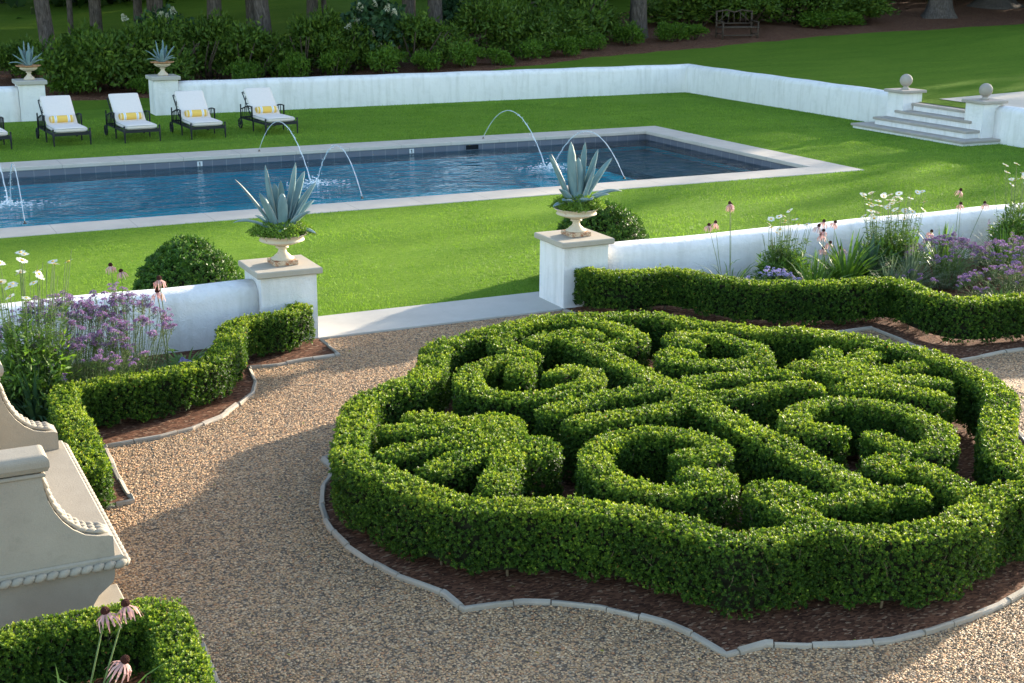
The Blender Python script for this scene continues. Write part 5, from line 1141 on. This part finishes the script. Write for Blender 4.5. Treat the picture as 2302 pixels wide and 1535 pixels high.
# ------------------------------------------------------------------ loose ground cover: grass blades, pebbles, chips
def grass_blades(n, x0, x1, y0, y1, h, name):
    x = rs.uniform(x0, x1, n); y = y0+(y1-y0)*rs.uniform(0, 1, n)**1.35
    ok = ~((x > PX0-CW-.01) & (x < PX1+CW+.01) & (y > PY0-CW-.01) & (y < PY1+CW+.01)); x, y = x[ok], y[ok]; k = len(x)
    P = np.column_stack([x, y, np.full(k, .0)]); d = np.hypot(x, y); s = np.clip(d/16, .9, 2.2)
    a = rs.uniform(0, 6.28, k); lean = rs.uniform(.1, .9, k); t = np.column_stack([np.cos(a)*lean, np.sin(a)*lean, np.ones(k)]); hh = h*rs.uniform(.5, 1.2, k)*(.8+.35*wob(P, 1.3))
    w = np.column_stack([-np.sin(a), np.cos(a), 0*a])*(.0028*s)[:, None]*rs.uniform(.7, 1.3, (k, 1)); T = P+t*(hh*np.sqrt(s))[:, None]
    V = np.stack([P-w, P+w, T+w*.25, T-w*.25], 1); r = np.clip(rs.beta(2, 2, k)+wob(P*np.array([.35, 1, 1]), 4.)*.14+wob(P, .9)*.12, 0, 1)
    tag(link(name, quads_mesh(name, V, r), 'blade'), kind='stuff')
grass_blades(520000, -6, 24.3, 15.16, 36.4, .021, 'grass')
def pebbles(n, poly_test, name, mat, x0, x1, y0, y1, r0, r1, z):
    x = rs.uniform(x0, x1, n); y = y0+(y1-y0)*rs.uniform(0, 1, n)**1.2; k = poly_test(x, y); x, y = x[k], y[k]; n = len(x)
    R = rs.uniform(r0, r1, n); T = np.array([(1, 0, 0), (0, 1, 0), (-1, 0, 0), (0, -1, 0), (0, 0, 1)], float)
    a = rs.uniform(0, 6.28, n); sx, sy, sz = R*rs.uniform(.8, 1.5, n), R*rs.uniform(.7, 1.1, n), R*rs.uniform(.5, .9, n)
    q = T[None]*np.stack([sx, sy, sz], 1)[:, None]; c, s = np.cos(a)[:, None], np.sin(a)[:, None]
    X = q[:, :, 0]*c-q[:, :, 1]*s+x[:, None]; Y = q[:, :, 0]*s+q[:, :, 1]*c+y[:, None]; Z = q[:, :, 2]+z+rs.uniform(-.003, .002, (n, 1))
    B = np.stack([X, Y, Z], -1); quad = np.empty((n*4, 4, 3), np.float32)
    for i in range(4):
        quad[i::4, 0] = B[:, i]; quad[i::4, 1] = B[:, (i+1) % 4]; quad[i::4, 2] = B[:, 4]*.85+B[:, (i+1) % 4]*.15; quad[i::4, 3] = B[:, 4]
    tag(link(name, quads_mesh(name, quad, np.repeat(rs.uniform(0, 1, n), 4)), mat), kind='stuff')
def inpoly(poly):
    q = np.array(poly)
    def t(x, y):
        c = np.zeros(len(x), bool); j = len(q)-1
        for i in range(len(q)):
            m_ = ((q[i, 1] > y) != (q[j, 1] > y)) & (x < (q[j, 0]-q[i, 0])*(y-q[i, 1])/(q[j, 1]-q[i, 1]+1e-12)+q[i, 0]); c ^= m_; j = i
        return c
    return t
n = 130; P = np.column_stack([rs.uniform(.5, 11, n), rs.uniform(5.6, 14, n), np.full(n, .006)]); P2 = np.column_stack([rs.uniform(-2, 23, 90), rs.uniform(15.5, 36, 90), np.full(90, .02)]); P = np.vstack([P, P2])
tag(link('fallen_leaves', quads_mesh('fallen_leaves', leaves2(P, np.tile([0, 0, 1.], (len(P), 1)), .034, .018, .25, .05, 0), rs.uniform(.94, 1, len(P))), 'box'), kind='stuff')
R1 = inpoly(ring); L1 = inpoly([tuple(q) for q in EP['left']]+[(1.2, 10.32), (-4, 10.3), (-4, 14.36), (4.7, 14.36)]); B1 = inpoly([(1.775, 7.814), (1.74, 7.43), (1.713, 7.019), (1.6, 5.5), (-2, 5.5), (-2, 7.8)]); RB = inpoly([tuple(q) for q in EP['right']]+[(20, 11), (20, 14.36), (7.85, 14.36)])
pebbles(190000, lambda x, y: ~(R1(x, y) | L1(x, y) | B1(x, y) | RB(x, y)), 'gravel', 'pebble', .3, 10.5, 5.0, 14.2, .0048, .0092, -.009)
pebbles(2600, lambda x, y: R1(x, y) | L1(x, y) | RB(x, y), 'litter', 'pebble', 1, 13, 5.8, 13.6, .003, .006, .010)

# ------------------------------------------------------------------ camera, light, view
f_px, pit, yaw, rol = 3094.31964, .276400691, .465829765, .00798437
fw = np.array([math.sin(yaw)*math.cos(pit), math.cos(yaw)*math.cos(pit), -math.sin(pit)]); r_ = np.cross(fw, [0, 0, 1.]); r_ /= np.linalg.norm(r_); u_ = np.cross(r_, fw)
c, s = math.cos(rol), math.sin(rol); r2, u2 = c*r_+s*u_, -s*r_+c*u_
cd = bpy.data.cameras.new('camera'); cam = bpy.data.objects.new('camera', cd); COL.objects.link(cam)
from mathutils import Matrix
mw = Matrix(((r2[0], u2[0], -fw[0], 0), (r2[1], u2[1], -fw[1], 0), (r2[2], u2[2], -fw[2], 4.2), (0, 0, 0, 1)))
cam.matrix_world = mw; cd.sensor_fit = 'HORIZONTAL'; cd.sensor_width = 36; cd.lens = f_px/2302*36; cd.clip_start = .1; cd.clip_end = 2000
scene.camera = cam
SUN_AZ, SUN_EL = math.radians(20), math.radians(13.2)     # azimuth from +X towards +Y
w = bpy.data.worlds.new('World'); scene.world = w; w.use_nodes = True
nt = w.node_tree; bg = nt.nodes['Background']; sky = nt.nodes.new('ShaderNodeTexSky'); sky.sky_type = 'NISHITA'; sky.sun_disc = False
sky.sun_elevation = SUN_EL; sky.sun_rotation = PI/2-SUN_AZ; sky.air_density = 1.; sky.dust_density = 1.; sky.ozone_density = 1.
nt.links.new(sky.outputs[0], bg.inputs[0]); bg.inputs[1].default_value = .15
sd = bpy.data.lights.new('sun', 'SUN'); so = bpy.data.objects.new('sun', sd); COL.objects.link(so); sd.energy = 4.0; sd.angle = math.radians(.9); sd.color = (1., .87, .68)
from mathutils import Vector
dv = Vector((math.cos(SUN_EL)*math.cos(SUN_AZ), math.cos(SUN_EL)*math.sin(SUN_AZ), math.sin(SUN_EL))); so.rotation_euler = dv.to_track_quat('Z', 'Y').to_euler()
vs = scene.view_settings; vs.view_transform = 'Standard'; vs.look = 'None'; vs.gamma = 1; vs.exposure = 1.95; vs.use_curve_mapping = False
scene.cycles.max_bounces = 8; scene.cycles.transparent_max_bounces = 12
print('hedge leaves', TOTAL[0])
